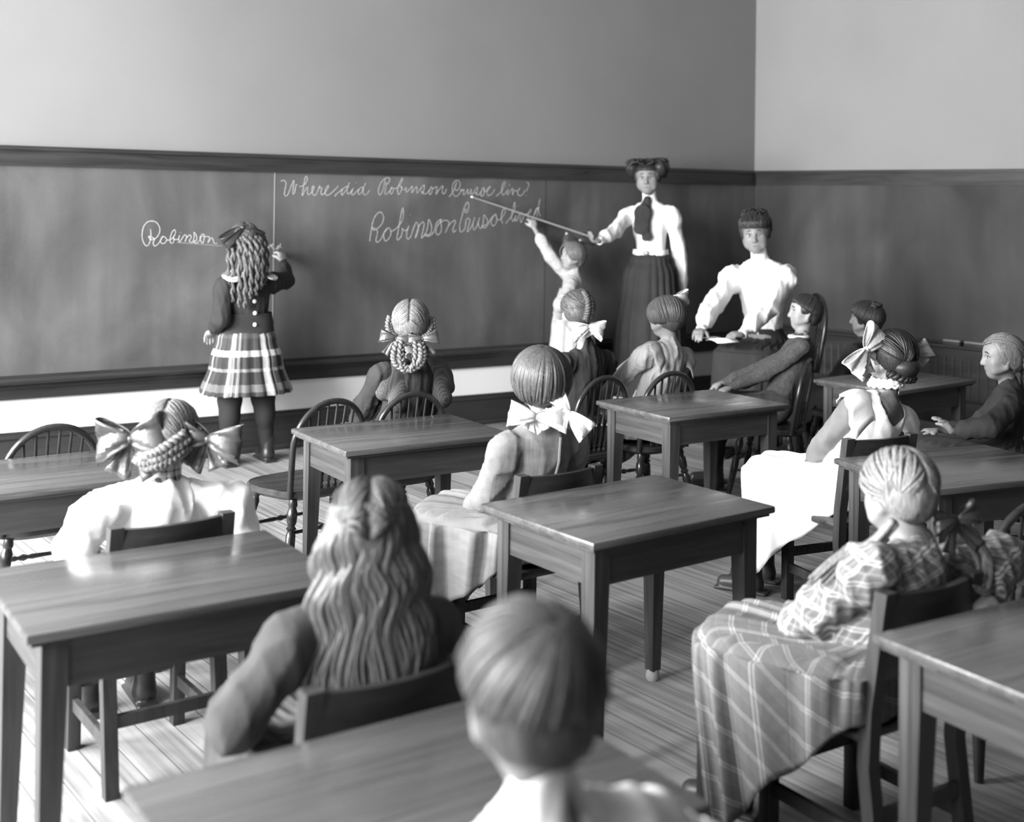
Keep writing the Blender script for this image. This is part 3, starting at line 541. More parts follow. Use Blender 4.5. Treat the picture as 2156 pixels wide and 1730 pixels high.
# ---------------------------------------------------------------- implicit-surface modelling for bodies, clothes and hair
class SDF:
    def __init__(s, h=0.006): s.h = h; s.p = []; s.disp = None; s.cuts = []
    def _add(s, fn, c, r, op, k): s.p.append((fn, np.array(c, float), float(r), op, k)); return s
    def cap(s, a, b, ra, rb=None, k=0.02, op='u', flat=None):
        a = np.array(a, float); b = np.array(b, float); rb = ra if rb is None else rb; ab = b - a; L2 = max(float(ab @ ab), 1e-9)
        def fn(P):
            t = np.clip(((P - a) @ ab) / L2, 0, 1); v = P - (a + t[..., None] * ab)
            if flat is not None:
                ax, fc = flat; ax = np.array(ax, float); ax /= np.linalg.norm(ax)
                v = v + (v @ ax)[..., None] * ax * (1 / fc - 1)
            return np.sqrt((v * v).sum(-1)) - (ra + (rb - ra) * t)
        return s._add(fn, (a + b) / 2, math.sqrt(L2) / 2 + max(ra, rb), op, k)
    def ell(s, c, r, R=None, k=0.02, op='u'):
        c = np.array(c, float); r = np.array(r, float); R = np.eye(3) if R is None else np.array(R, float)
        def fn(P):
            q = (P - c) @ R; k0 = np.sqrt(((q / r) ** 2).sum(-1)); k1 = np.sqrt(((q / (r * r)) ** 2).sum(-1)) + 1e-9
            return k0 * (k0 - 1) / k1
        return s._add(fn, c, r.max(), op, k)
    def box(s, c, hs, R=None, rr=0.0, k=0.01, op='u'):
        c = np.array(c, float); hs = np.array(hs, float); R = np.eye(3) if R is None else np.array(R, float)
        def fn(P):
            q = np.abs((P - c) @ R) - (hs - rr); return np.sqrt((np.maximum(q, 0) ** 2).sum(-1)) + np.minimum(q.max(-1), 0) - rr
        return s._add(fn, c, np.linalg.norm(hs), op, k)
    def cut(s, pt, n):
        n = np.array(n, float); n /= np.linalg.norm(n); s.cuts.append((np.array(pt, float), n)); return s
    def mesh(s):
        h = s.h; lo = np.full(3, 1e9); hi = -lo
        for fn, c, r, op, k in s.p:
            if op == 'u': lo = np.minimum(lo, c - r - k); hi = np.maximum(hi, c + r + k)
        lo -= 3 * h; hi += 3 * h; N = np.ceil((hi - lo) / h).astype(int) + 1
        V = np.full(N, 0.5, np.float32)
        for fn, c, r, op, k in s.p:
            m_ = r + k + 3 * h; a = np.clip(np.floor((c - m_ - lo) / h).astype(int), 0, N - 1); b = np.clip(np.ceil((c + m_ - lo) / h).astype(int) + 1, 1, N)
            if (b <= a).any(): continue
            G = np.stack(np.meshgrid(*[lo[i] + h * np.arange(a[i], b[i]) for i in range(3)], indexing='ij'), -1)
            d = fn(G).astype(np.float32); sl = tuple(slice(a[i], b[i]) for i in range(3)); v = V[sl]
            if op == 'u':
                hh = np.maximum(k - np.abs(v - d), 0) / k; V[sl] = np.minimum(v, d) - hh * hh * k * 0.25
            else:
                hh = np.maximum(k - np.abs(v + d), 0) / k; V[sl] = np.maximum(v, -d) + hh * hh * k * 0.25
        if s.disp or s.cuts:
            I = np.argwhere(np.abs(V) < (6 * h if s.disp else 0.5)); P = lo + h * I
            vv = V[tuple(I.T)]
            if s.disp: vv = vv + s.disp(P).astype(np.float32)
            for pt, n in s.cuts: vv = np.maximum(vv, ((P - pt) @ n).astype(np.float32))
            V[tuple(I.T)] = vv
            for pt, n in s.cuts:    # deep inside values too
                I = np.argwhere(V < 0); P = lo + h * I; V[tuple(I.T)] = np.maximum(V[tuple(I.T)], ((P - pt) @ n).astype(np.float32))
        # surface nets
        S = V < 0; n0, n1, n2 = N
        cnt = np.zeros((n0 - 1, n1 - 1, n2 - 1), np.int8)
        for i in (0, 1):
            for j in (0, 1):
                for l in (0, 1): cnt += S[i:n0 - 1 + i, j:n1 - 1 + j, l:n2 - 1 + l]
        cells = np.argwhere((cnt > 0) & (cnt < 8)); idx = np.full(cnt.shape, -1, np.int32); idx[tuple(cells.T)] = np.arange(len(cells))
        acc = np.zeros((len(cells), 3)); num = np.zeros(len(cells))
        for ax in range(3):
            o1, o2 = [q for q in range(3) if q != ax]
            for u in (0, 1):
                for v in (0, 1):
                    A = cells.copy(); A[:, o1] += u; A[:, o2] += v; B = A.copy(); B[:, ax] += 1
                    va = V[tuple(A.T)]; vb = V[tuple(B.T)]; mk = (va < 0) != (vb < 0)
                    t = np.where(mk, va / np.where(np.abs(va - vb) < 1e-12, 1, va - vb), 0)
                    p = A.astype(float); p[:, ax] += t; acc[mk] += p[mk]; num[mk] += 1
        verts = lo + h * acc / num[:, None]
        faces = []
        for ax in range(3):
            o1, o2 = [(1, 2), (2, 0), (0, 1)][ax]
            A = S; sh = [slice(None)] * 3; sh2 = [slice(None)] * 3; sh[ax] = slice(0, -1); sh2[ax] = slice(1, None)
            diff = S[tuple(sh)] != S[tuple(sh2)]; E = np.argwhere(diff)
            E = E[(E[:, o1] > 0) & (E[:, o2] > 0) & (E[:, o1] < N[o1] - 1) & (E[:, o2] < N[o2] - 1)]
            q = []
            for u, v in ((-1, -1), (0, -1), (0, 0), (-1, 0)):
                C_ = E.copy(); C_[:, o1] += u; C_[:, o2] += v; q.append(idx[tuple(C_.T)])
            q = np.stack(q, 1); fl = S[tuple(E.T)]; q[~fl] = q[~fl][:, ::-1]; faces.append(q)
        F = np.concatenate(faces); F = F[(F >= 0).all(1)]
        return verts, F
def sdf_obj(name, S, mat, parent, smooth_it=1, extra=None):
    v, F = S.mesh()
    me = bpy.data.meshes.new(name)
    nv, nf = len(v), len(F)
    ev, ef = (extra.v, extra.f) if extra else ([], [])
    if extra:
        me.from_pydata([tuple(p) for p in v] + [tuple(map(float, p)) for p in ev], [], [tuple(int(i) for i in q) for q in F] + [tuple(i + nv for i in q) for q in ef])
    else:
        me.vertices.add(nv); me.vertices.foreach_set('co', v.astype(np.float32).ravel())
        me.loops.add(nf * 4); me.loops.foreach_set('vertex_index', F.astype(np.int32).ravel())
        me.polygons.add(nf); me.polygons.foreach_set('loop_start', np.arange(0, nf * 4, 4, dtype=np.int32)); me.polygons.foreach_set('loop_total', np.full(nf, 4, np.int32))
    me.update(calc_edges=True); me.validate()
    me.polygons.foreach_set('use_smooth', [True] * len(me.polygons)); me.materials.append(mat)
    o = bpy.data.objects.new(name, me); COL.objects.link(o); o.parent = parent
    return o
def wrinkle(amp, freq, seed=0, aniso=(1, 1, 1)):
    """soft ridged folds: a warped, mostly one-sided crease pattern"""
    rs = np.random.RandomState(seed + 11); D = rs.normal(size=(5, 3)) * np.array(aniso) * freq; Wd = rs.normal(size=(3, 3)) * freq * .35; ph = rs.rand(8) * 6.28
    def fn(P):
        w_ = np.sin(P @ Wd.T + ph[:3]); a = P @ D.T + ph[3:8] + 1.3 * w_[:, [0, 1, 2, 0, 1]]
        r_ = 1 - np.abs(np.sin(a * .5)) ** .6 * 1.6
        return -amp * (r_ * np.array([1, .9, .8, .6, .5])).sum(-1) / 1.6
    return fn
def rotm(yaw=0, pitch=0, roll=0):
    """columns: right, forward, up; yaw + turns left, pitch + looks up, roll + tips to the right"""
    y, p, r = math.radians(yaw), math.radians(pitch), math.radians(roll)
    Rz = np.array([[math.cos(y), -math.sin(y), 0], [math.sin(y), math.cos(y), 0], [0, 0, 1]])
    Rx = np.array([[1, 0, 0], [0, math.cos(p), -math.sin(p)], [0, math.sin(p), math.cos(p)]])
    Ry = np.array([[math.cos(r), 0, math.sin(r)], [0, 1, 0], [-math.sin(r), 0, math.cos(r)]])
    return Rz @ Rx @ Ry
def ik(a, b, l1, l2, pole):
    """elbow / knee position between a and b bending towards pole"""
    a, b, pole = np.array(a, float), np.array(b, float), np.array(pole, float); d = b - a; L = np.linalg.norm(d); L = min(max(L, abs(l1 - l2) + 1e-4), 1e9)
    if L >= l1 + l2: return a + d * l1 / (l1 + l2)
    u = d / np.linalg.norm(d); x = (l1 * l1 - l2 * l2 + L * L) / (2 * L); hgt = math.sqrt(max(l1 * l1 - x * x, 0))
    w = pole - u * (pole @ u); w /= np.linalg.norm(w) + 1e-9
    return a + u * x + w * hgt

class Person:
    def __init__(s, label, x, y, yaw=0, hh=0.175, head=None, hrot=(0, 0, 0), sh=None, sw=0.125, hip=0.40, seated=True, skin='skin', cat='person',
                 larm=None, rarm=None, lpole=(-1, -.6, -.3), rpole=(1, -.6, -.3), build=1.0, thigh=0.27, shin=0.30, knees=None, res=0.0058, lhand=None, rhand=None, lup=None):
        """x, y, head, sh (point between the shoulders), arm targets in room coordinates; yaw = heading, degrees left of the board direction"""
        s.root = empty('person', label, cat, (x, y, 0), math.radians(yaw), 'people in the classroom')
        s.yaw = yaw; s.O = np.array([x, y, 0.0]); s.A = rotm(yaw)
        L = s.L
        s.hh = hh; s.hd = L(head); s.R = rotm(hrot[0] - yaw, hrot[1], hrot[2]); s.sh = L(sh); s.sw = sw; s.b = build; s.seated = seated; s.skin = M[skin]
        s.hip = np.array([0, 0, hip]); s.res = res; b = build
        if seated: s.sh = s.sh + np.array([0, 0, .024])
        up = s.sh - s.hip; s.up = up / np.linalg.norm(up)
        right = np.array([1.0, 0, 0]); 
        if lup is not None: right = np.array(lup, float)
        s.right = right - s.up * (right @ s.up); s.right /= np.linalg.norm(s.right); s.fwd = np.cross(s.up, s.right)
        s.SL = s.sh - s.right * sw - s.up * .034 * hh / .175; s.SR = s.sh + s.right * sw - s.up * .034 * hh / .175
        ua, fa = 0.78 * (1.25 * hh) * 1.0, 0.70 * (1.25 * hh)
        s.ua, s.fa = ua, fa
        s.arms = {}
        for side, S0, tgt, pole, hd in (('l', s.SL, larm, lpole, lhand), ('r', s.SR, rarm, rpole, rhand)):
            if tgt is None: tgt = s.W(S0 + np.array([0, .16, -.24]) * (hh / .175))
            W = L(tgt); P_ = s.A.T @ np.array(pole, float)
            d = W - S0; Ld = np.linalg.norm(d); mx = (ua + fa) * 0.995
            if Ld > mx: k_ = Ld / mx; 
            else: k_ = 1.0
            E = ik(S0, W, ua * k_, fa * k_, P_); s.arms[side] = (S0, E, W, hd)
        s.legs = {}
        for side, sx in (('l', -1), ('r', 1)):
            H = s.hip + np.array([sx * 0.055 * b * hh / .175, 0.0, 0])
            if seated:
                K = H + np.array([sx * 0.02, thigh, 0.01]); An = np.array([K[0], K[1] + 0.02, 0.065])
                if knees: K = L(knees[side][0]); An = L(knees[side][1])
            else:
                An = np.array([H[0] * 1.25, 0.0, 0.07])
                if knees: An = L(knees[side][1])
                K = (H + An) / 2 + np.array([0, 0.012, 0.0])
            s.legs[side] = (H, K, An)
    def L(s, p): return s.A.T @ (np.array(p, float) - s.O)
    def W(s, p): return s.A @ np.array(p, float) + s.O
    def H(s, p): return s.hd + s.R @ (np.array(p, float) * s.hh)          # head coordinates -> local
    def body(s):
        S = SDF(s.res); b = s.b; q = s.hh / 0.175; k = 0.02 * q
        hh = s.hh; H = s.H; R = s.R
        E = lambda c, r, kk=.05, op='u', rot=None: S.ell(H(c), np.array(r) * hh, R if rot is None else R @ rot, kk * hh, op)
        # trunk
        S.cap(s.hip + s.up * .025 * q, s.hip + s.up * 0.08 * q, .070 * q * b, .075 * q * b, k, flat=(s.fwd, .75))
        S.cap(s.hip + s.up * 0.06 * q, s.sh - s.up * .07 * q, .078 * q * b, .085 * q * b, .04 * q, flat=(s.fwd, .7))
        for P_ in (s.SL, s.SR): S.cap(P_ + (s.sh - P_) * .12, s.sh - s.up * .012 * q, .030 * q, .040 * q, .035 * q)
        nb = s.sh + s.up * .01; nt = H((0, -.06, -.22)); S.cap(nb, nt, .034 * q, .030 * q, .03 * q)
        # limbs
        for sd in 'lr':
            a, e, w_, hd = s.arms[sd]; S.cap(a, e, .027 * q * b, .021 * q * b, .02 * q); S.cap(e, w_, .021 * q * b, .014 * q, .012)
            s.hand(S, sd)
            h_, kn, an = s.legs[sd]; S.cap(h_, kn, .052 * q * b, .040 * q * b, .03); S.cap(kn, an, .040 * q * b, .024 * q, .02)
            c = kn * .7 + an * .3 - np.array([0, .012 * q, 0]); S.ell(c, (.036 * q * b, .038 * q * b, .07 * q), None, .02)
            S.cap(an + np.array([0, -.01, -.035]), an + np.array([0, .10 * q, -.045]), .022 * q, .018 * q, .02)
        # head and face
        E((0, -.05, .12), (.355, .43, .375)); E((0, .08, -.12), (.285, .30, .34), .12); E((0, .20, -.37), (.13, .12, .10), .14)
        for sx in (-1, 1):
            E((sx * .175, .21, -.12), (.12, .10, .13), .10)
            E((sx * .135, .385, .035), (.085, .075, .052), .06, 's')
            S.cap(H((sx * .05, .345, .105)), H((sx * .21, .29, .105)), .026 * hh, .02 * hh, .04 * hh)
            rz = rotm(sx * 18, 0, 0); E((sx * .345, -.03, -.01), (.03, .075, .115), .02, 'u', rz); E((sx * .365, -.01, .01), (.02, .035, .06), .02, 's', rz)
            S.cap(H((sx * .215, .22, -.27)), H((sx * .30, -.02, -.20)), .055 * hh, .05 * hh, .1 * hh)
            E((sx * .045, .40, -.125), (.034, .035, .026), .03)
        S.cap(H((0, .345, .07)), H((0, .43, -.10)), .032 * hh, .042 * hh, .05 * hh)
        E((0, .415, -.12), (.045, .045, .035), .03)
        S.cap(H((-.07, .325, -.225)), H((.07, .325, -.225)), .026 * hh, .026 * hh, .04 * hh); S.cap(H((-.055, .325, -.265)), H((.055, .325, -.265)), .028 * hh, .028 * hh, .03 * hh)
        S.cap(H((-.085, .375, -.246)), H((.085, .375, -.246)), .010 * hh, .010 * hh, .012 * hh, 's')
        o = sdf_obj('body', S, s.skin, s.root)
        for sx in (-1, 1):
            c = H((sx * .135, .265, .035)); r = .072 * hh; v = []; f = []; uv = []; nu, nv = 20, 14
            for j in range(nv + 1):
                ph = PI * j / nv
                for i in range(nu):
                    th = 2 * PI * i / nu; p = np.array([math.sin(ph) * math.cos(th), math.cos(ph), math.sin(ph) * math.sin(th)])
                    v.append(c + R @ (p * r)); uv.append((ph if ph < 1.2 else 1.2, 0))
            for j in range(nv):
                for i in range(nu): f.append((j * nu + i, j * nu + (i + 1) % nu, (j + 1) * nu + (i + 1) % nu, (j + 1) * nu + i))
            mesh_obj('eye', v, f, M['eye'], s.root, True, uv)
            # upper lid
            mb = MB(); mb.tube([H((sx * .135 + math.cos(a) * .078, .268 + .066 * math.sin(a) ** .5, .035 + .048 * math.sin(a))) for a in [PI * i / 10 for i in range(11)]], [.010 * hh] * 11, 6); mb.build('eyelid', M['brow'] if sx else None, s.root)
            mb = MB(); mb.tube([H((sx * (.055 + .16 * t), .362 - .075 * t * t, .125 + .035 * math.sin(PI * min(1, t + .15)))) for t in [i / 8 for i in range(9)]], [(.012 + .008 * math.sin(PI * i / 8)) * hh for i in range(9)], 6); mb.build('eyebrow', M['brow'], s.root)
        mb = MB()
        for z, t_ in ((-.229, .017), (-.264, .021)):
            mb.tube([H((x_, .352 - 1.6 * x_ * x_, z + (.008 if z > -.24 else -.004) * math.cos(x_ * 30))) for x_ in [-.08 + .02 * i for i in range(9)]], [t_ * hh * math.sin(PI * (i + .6) / 9.2) ** .6 for i in range(9)], 8)
        mb.build('lips', M['lip'], s.root)
        return s
    def hand(s, S, sd):
        a, e, w_, hd = s.arms[sd]; q = s.hh / .175
        hd = hd or {}
        d = w_ - e; d /= np.linalg.norm(d)
        if 'dir' in hd: d = s.A.T @ np.array(hd['dir'], float); d /= np.linalg.norm(d)
        n = s.A.T @ np.array(hd.get('palm', (0, 0, -1)), float); n = n - d * (n @ d); n /= np.linalg.norm(n) + 1e-9
        sx = np.cross(d, n) * (1 if sd == 'r' else -1)      # thumb side lies on -sx ... see below
        th = -sx if hd.get('flip') else sx
        sc = q * hd.get('scale', 1.0) * (1.0 if s.hh < .2 else .95)
        pl = .042 * sc; pw = .030 * sc; c = w_ + d * pl * .55
        Rm = np.stack([th, d, n], 1); S.ell(c, (pw * .95, pl * .72, .012 * sc), Rm, .01)
        S.box(c + d * .003, (pw * .85, pl * .55, .010 * sc), Rm, .008 * sc, .008)
        curl = hd.get('curl', 35)
        L = [.036, .041, .038, .030]
        for i in range(4):
            o = (1.5 - i) * .0145 * sc; base = w_ + d * pl * 1.05 + th * o; dd = d.copy(); p = base; rr = (.0072, .0074, .0070, .0062)[i] * sc
            cu = math.radians((curl[i] if hasattr(curl, '__len__') else curl) * (.85 + .1 * i))
            for j, fr in enumerate((.45, .32, .27)):
                dd = dd * math.cos(cu * (.8, 1.1, .8)[j]) + n * math.sin(cu * (.8, 1.1, .8)[j]); dd /= np.linalg.norm(dd)
                p2 = p + dd * L[i] * fr * sc * 1.15; S.cap(p, p2, rr, rr * .92, .003); p = p2; rr *= .92
        tb = w_ + d * .012 * sc + th * .022 * sc; td = d * .65 + th * .6 + n * .45 * (1 if hd.get('grip') else .5); td /= np.linalg.norm(td)
        p2 = tb + td * .024 * sc; S.cap(tb, p2, .0095 * sc, .0085 * sc, .006); td = td + n * .5 - th * .5 * (1 if hd.get('grip') else .3); td /= np.linalg.norm(td); S.cap(p2, p2 + td * .022 * sc, .0082 * sc, .007 * sc, .003)
        s.grip = getattr(s, 'grip', {}); s.grip[sd] = (w_ + d * pl * 1.2 + n * .016 * sc, d, th, n)
    # ---- clothes
    def top(s, name, mat, off=.010, puff=.012, cuff=0.0, collar=True, waist=None, sleeve_end=.93, blouse=0.0, wr=(.003, 38), seed=0, res=None, sleeves=True, hem=0.0, shoulder_puff=.0, aniso=(1.3, 1.3, .55)):
        S = SDF(res or s.res); b = s.b; q = s.hh / .175; off = off * .7; puff = puff * .62
        if waist is None: S.cap(s.hip + s.up * (.02 - hem) * q, s.hip + s.up * .10 * q, (.076 * b) * q + off, .074 * q * b + off, .02, flat=(s.fwd, .78))
        S.cap(s.hip + s.up * (0.05 * q if waist is None else waist + .07 * q * b), s.sh - s.up * .07 * q, .074 * q * b + off + blouse * .2, .082 * q * b + off + blouse * .7, .03 * q, flat=(s.fwd, .76))
        for P_ in (s.SL, s.SR): S.cap(P_ + (s.sh - P_) * .12, s.sh - s.up * .012 * q, .030 * q + off, .040 * q + off, .03 * q)
        if collar:
            nb = s.sh + s.up * .01; nt = s.H((0, -.06, -.22)); e = nb + (nt - nb) * collar if not isinstance(collar, bool) else nb + (nt - nb) * .55
            S.cap(nb, e, .034 * q + off * .8, .031 * q + off * .5, .02 * q)
        if sleeves:
            for sd in 'lr':
                a, e, w_, _ = s.arms[sd]
                S.ell(a + (e - a) * .20, np.array([.032, .032, .040]) * q * b + off + shoulder_puff, None, .02)
                S.cap(a, e, .028 * q * b + off + puff * .4, .026 * q * b + off + puff * .8, .012)
                w2 = e + (w_ - e) * sleeve_end; m2 = e + (w_ - e) * .6
                S.cap(e, m2, .025 * q * b + off + puff * .8, .019 * q * b + off * .8 + puff, .012); S.cap(m2, w2, .019 * q * b + off * .8 + puff * .9, .015 * q + off * .5, .012)
        if waist is None and s.seated: S.cut(s.hip - np.array([0, 0, .052 * q]), (0, 0, -1))
        S.disp = wrinkle(wr[0] * 1.15, wr[1] * 1.5, seed, aniso)
        return sdf_obj(name, S, mat, s.root)
    def cuffs(s, mat, r=.021, w_=.02, sides='lr'):
        q = s.hh / .175
        for sd in sides:
            a, e, w0, _ = s.arms[sd]; d = (w0 - e) / np.linalg.norm(w0 - e)
            MB().tube([w0 - d * w_, w0 - d * w_ * .5, w0], [r * q, r * 1.06 * q, r * 1.02 * q], 18).build('cuff', mat, s.root)
    def loft(s, name, mat, secs, pleats=0, amp=.0, n=144, m=44, waves=None, fold=None):
        """secs: (centre, tilt degrees, half width, half height, lateral shift); ring normal swings from down (0) to forward (90)"""
        K = len(secs); C = catmull([q_[0] for q_ in secs], m // (K - 1)); T = len(C); v = []; uv = []; f = []
        par = np.array([q_[1:4] for q_ in secs], float); ts = np.linspace(0, K - 1, T)
        arc = 0.0; rs = np.random.RandomState(5)
        ph = rs.rand(6) * 6.28
        for i, c in enumerate(C):
            t = ts[i]; j = min(int(t), K - 2); u = t - j; u_ = u * u * (3 - 2 * u); an, w_, hgt = par[j] * (1 - u_) + par[j + 1] * u_
            if i: arc += (C[i] - C[i - 1]).length
            g = math.radians(an); V_ = np.array([0, math.cos(g), math.sin(g)]); U = np.array([1.0, 0, 0]); fr = i / (T - 1)
            for k in range(n + 1):
                th = 2 * PI * k / n; cx_, sn = math.cos(th), math.sin(th)
                a_ = 1 + (amp * (fr ** .7) * (math.sin(pleats * th + .8 * math.sin(3 * th)) + .4 * math.sin(pleats * 2.3 * th + ph[0])) if pleats else 0) + .02 * fr * math.sin(5 * th + ph[1] + 3 * fr)
                pw = .85
                p = np.array(c) + U * w_ * a_ * math.copysign(abs(cx_) ** pw, cx_) + V_ * hgt * a_ * math.copysign(abs(sn) ** pw, sn)
                v.append(p); uv.append((k / n, arc))
        for i in range(T - 1):
            for k in range(n): f.append((i * (n + 1) + k, (i + 1) * (n + 1) + k, (i + 1) * (n + 1) + k + 1, i * (n + 1) + k + 1))
        o = mesh_obj(name, v, f, mat, s.root, True, uv)
        md = o.modifiers.new('thickness', 'SOLIDIFY'); md.thickness = .003; md.offset = -1
        return o
    def skirt_seated(s, mat, hem=.20, wid=.15, name='skirt', pleats=22, amp=.05, waist=.10, spread=1.0, shift=0.0, rise=None, flare=.0, rear=.105, lapz=0.0, n=180):
        """gathered skirt of a sitting figure: waist, lap, knee edge, then hanging folds to the hem; flat on the seat behind"""
        q = s.hh / .175; kl = (s.legs['l'][1] + s.legs['r'][1]) / 2; seat = s.hip[2] - .055 * q
        w0 = s.hip + s.up * waist * q; yf = kl[1] + .055 * q; yb = -rear * q; rs = np.random.RandomState(3); ph = rs.rand(8) * 6.28
        rise = (seat - hem) if rise is None else rise
        def out(th, w_, y0, y1, pw=.62):
            c, sn = math.cos(th), math.sin(th); return np.array([w_ * math.copysign(abs(c) ** pw, c), (y0 + y1) / 2 + (y1 - y0) / 2 * math.copysign(abs(sn) ** pw, sn)])
        v = []; uv = []; f = []; T = 0
        for k in range(n + 1):
            th = 2 * PI * k / n - PI / 2; sn = math.sin(th); fr = max(0, min(1, (sn + .55) / 1.25)); fr = fr * fr * (3 - 2 * fr)
            wv = math.sin(pleats * th + 1.2 * math.sin(3 * th + ph[0])) + .45 * math.sin(pleats * 2.1 * th + ph[1])
            ring0 = np.array([math.cos(th) * (.076 * q * s.b + .010), sn * (.060 * q * s.b + .010), 0]) + w0
            o1 = out(th, .105 * q * s.b, -.09 * q, .09 * q, .9); hipz = s.hip[2] + .068 * q
            o2 = out(th, wid * .80, yb * .95, yf * .86); o3 = out(th, wid * .97, yb, yf); o4 = out(th, wid * (1.02 + amp * .5 * wv), yb * (1 + .02 * wv), yf + .012 * fr + amp * .25 * wid * wv * fr)
            hang = fr * .96 + .04
            o5 = out(th, wid * (1.02 + .06 * fr * spread + amp * 1.2 * wv * hang) , yb, yf + flare + amp * .5 * wid * wv * fr, .7)
            zl = lambda y: s.hip[2] + .064 * q + lapz + (kl[2] - s.hip[2]) * max(0, min(1, y / max(.05, kl[1])))
            ze = hem + (1 - fr) * rise
            pts = [ring0, (o1[0], o1[1], hipz + .004 * wv), (o2[0], o2[1], zl(o2[1]) + .006 * wv - .004 * (1 - fr)), (o3[0], o3[1], zl(o3[1]) - .024 * q), (o4[0] + shift * .3 * hang, o4[1], zl(o4[1]) - .075 * q * (hang * .6 + .4)), (o5[0] + shift * hang, o5[1], ze + .006 * math.sin(5 * th))]
            P = catmull(pts, 8); T = len(P); arc = 0
            for i, p_ in enumerate(P):
                if i: arc += (P[i] - P[i - 1]).length
                p_ = Vector(p_)
                if p_.z < seat + .004 and abs(p_.x) < .152 * q and p_.y < .14 * q and s.seated: p_.z = max(p_.z, seat + .003)
                v.append(p_); uv.append((k / n, arc))
        for k in range(n):
            for i in range(T - 1): f.append((k * T + i, k * T + i + 1, (k + 1) * T + i + 1, (k + 1) * T + i))
        o = mesh_obj(name, v, f, mat, s.root, True, uv)
        md = o.modifiers.new('thickness', 'SOLIDIFY'); md.thickness = .003; md.offset = -1
        return o
    def legwear(s, stock='stocking', shoe='shoe', up=.75):
        q = s.hh / .175
        for sd in 'lr':
            h_, kn, an = s.legs[sd]; S = SDF(.006); a = h_ * (1 - up) + kn * up; S.cap(a, kn, .046 * q * s.b + .004, .045 * q * s.b + .003, .02); S.cap(kn, an, .043 * q * s.b + .003, .027 * q + .003, .02)
            c = kn * .7 + an * .3 - np.array([0, .012 * q, 0]); S.ell(c, (.039 * q * s.b, .041 * q * s.b, .075 * q), None, .02)
            sdf_obj('stocking', S, M[stock], s.root)
            S = SDF(.005); S.cap(an + np.array([0, -.006, .055 * q]), an + np.array([0, -.008, -.03]), .031 * q, .030 * q, .01); S.cap(an + np.array([0, -.01, -.035]), an + np.array([0, .10 * q, -.043]), .030 * q, .026 * q, .02)
            S.box((an[0], an[1] + .035 * q, .006), (.030 * q, .095 * q, .006), None, .004, .006); S.cut((0, 0, .0), (0, 0, -1)); so = sdf_obj('boot', S, M[shoe], s.root)
            mb = MB()
            for i in range(5):
                z = an[2] + .04 * q - i * .018 * q; yy = an[1] + .026 * q + i * .006; mb.tube([(an[0] - .012 * q, yy, z), (an[0], yy + .004, z), (an[0] + .012 * q, yy, z)], .002, 5)
            mb.build('laces', M['stick' if shoe == 'boot' else 'brow'], so)
    def wings(s, name, mat, L=.095, drop=.06, inner=.062):
        for sx in (-1, 1):
            v = []; f = []; k = s.hh / .175
            for i in range(15):
                t = i / 14; e0 = s.sh + s.right * sx * (inner + .010 * math.sin(PI * t)) * k + s.fwd * (.062 - .125 * t) * k + s.up * (.026 - .05 * (2 * t - 1) ** 2 - .05 * max(0, t - .6)) * k
                for j in range(8):
                    u_ = j / 7; g = math.sin(PI * (.14 + .72 * t)) ** .7
                    v.append(e0 + (s.right * sx * (L * u_ * g + .006) - s.up * (.010 + drop * u_ * u_ + drop * u_ * max(0, t - .5) * 1.2 - .035 * u_) + s.fwd * .005 * math.sin(t * 24) * u_ - s.fwd * .02 * u_ * t + s.up * .004 * math.sin(t * 26 + 1) * u_) * k)
            for i in range(14):
                for j in range(7): f.append((i * 8 + j, i * 8 + j + 1, i * 8 + j + 9, i * 8 + j + 8))
            o = mesh_obj(name, v, f, mat, s.root, True); md = o.modifiers.new('t', 'SOLIDIFY'); md.thickness = .003
    # ---- hair
    def hc(s, d, r=1.0):
        d = np.array(d, float); d = d / np.linalg.norm(d); return s.H(np.array([0, -.05, .10]) + d * np.array([.40, .475, .425]) * r * getattr(s, 'vol', 1.0))
    def scalp(s, mat, name='hair', back=-.30, extra=None, vol=None, ear=True, fringe=.30, sides=-.10, nape=True):
        S = SDF(.0048); hh = s.hh; H = s.H; R = s.R; vol = getattr(s, 'vol', 1.0)
        S.ell(H((0, -.06, .11)), np.array([.395, .465, .415]) * hh * vol, R, .03)
        if nape: S.ell(H((0, -.20, -.12)), np.array([.31, .27, .27]) * hh, R, .03)
        S.box(H((0, .62, -.32)), np.array([.6, .42, .32 + fringe]) * hh, R, .04 * hh, .02, 's')           # face opening
        S.box(H((0, .28, -.62)), np.array([.6, .40, .45 + sides]) * hh, R, .04 * hh, .02, 's')             # below the temples and in front of the ears
        S.cut(H((0, 0, back)), -(R[:, 2]) + R[:, 1] * .25)
        S.disp = wrinkle(.0012, 160, 3, (1, 1, .2))
        return sdf_obj(name, S, mat, s.root, extra=extra)
    def comb(s, mb, starts, end, rad=.0045, n=12, lift=.0, jit=.02, r0=1.0, r1=1.0):
        e = np.array(end, float); e /= np.linalg.norm(e)
        for st in starts:
            a = np.array(st, float); a /= np.linalg.norm(a); b = e + RNG.normal(size=3) * jit * 2; b /= np.linalg.norm(b); om = math.acos(max(-1, min(1, float(a @ b)))) + 1e-6
            jj = RNG.normal() * .008; pts = []
            for i in range(n + 1):
                t = i / n; d = (math.sin((1 - t) * om) * a + math.sin(t * om) * b) / math.sin(om); pts.append(s.hc(d, (r0 + (r1 - r0) * t) + jj + lift * math.sin(PI * t)))
            mb.tube(pts, [rad * s.hh / .175 * (.35 + .65 * math.sin(PI * min(1, (i + 1.5) / (n + 2)))) for i in range(n + 1)], 5)
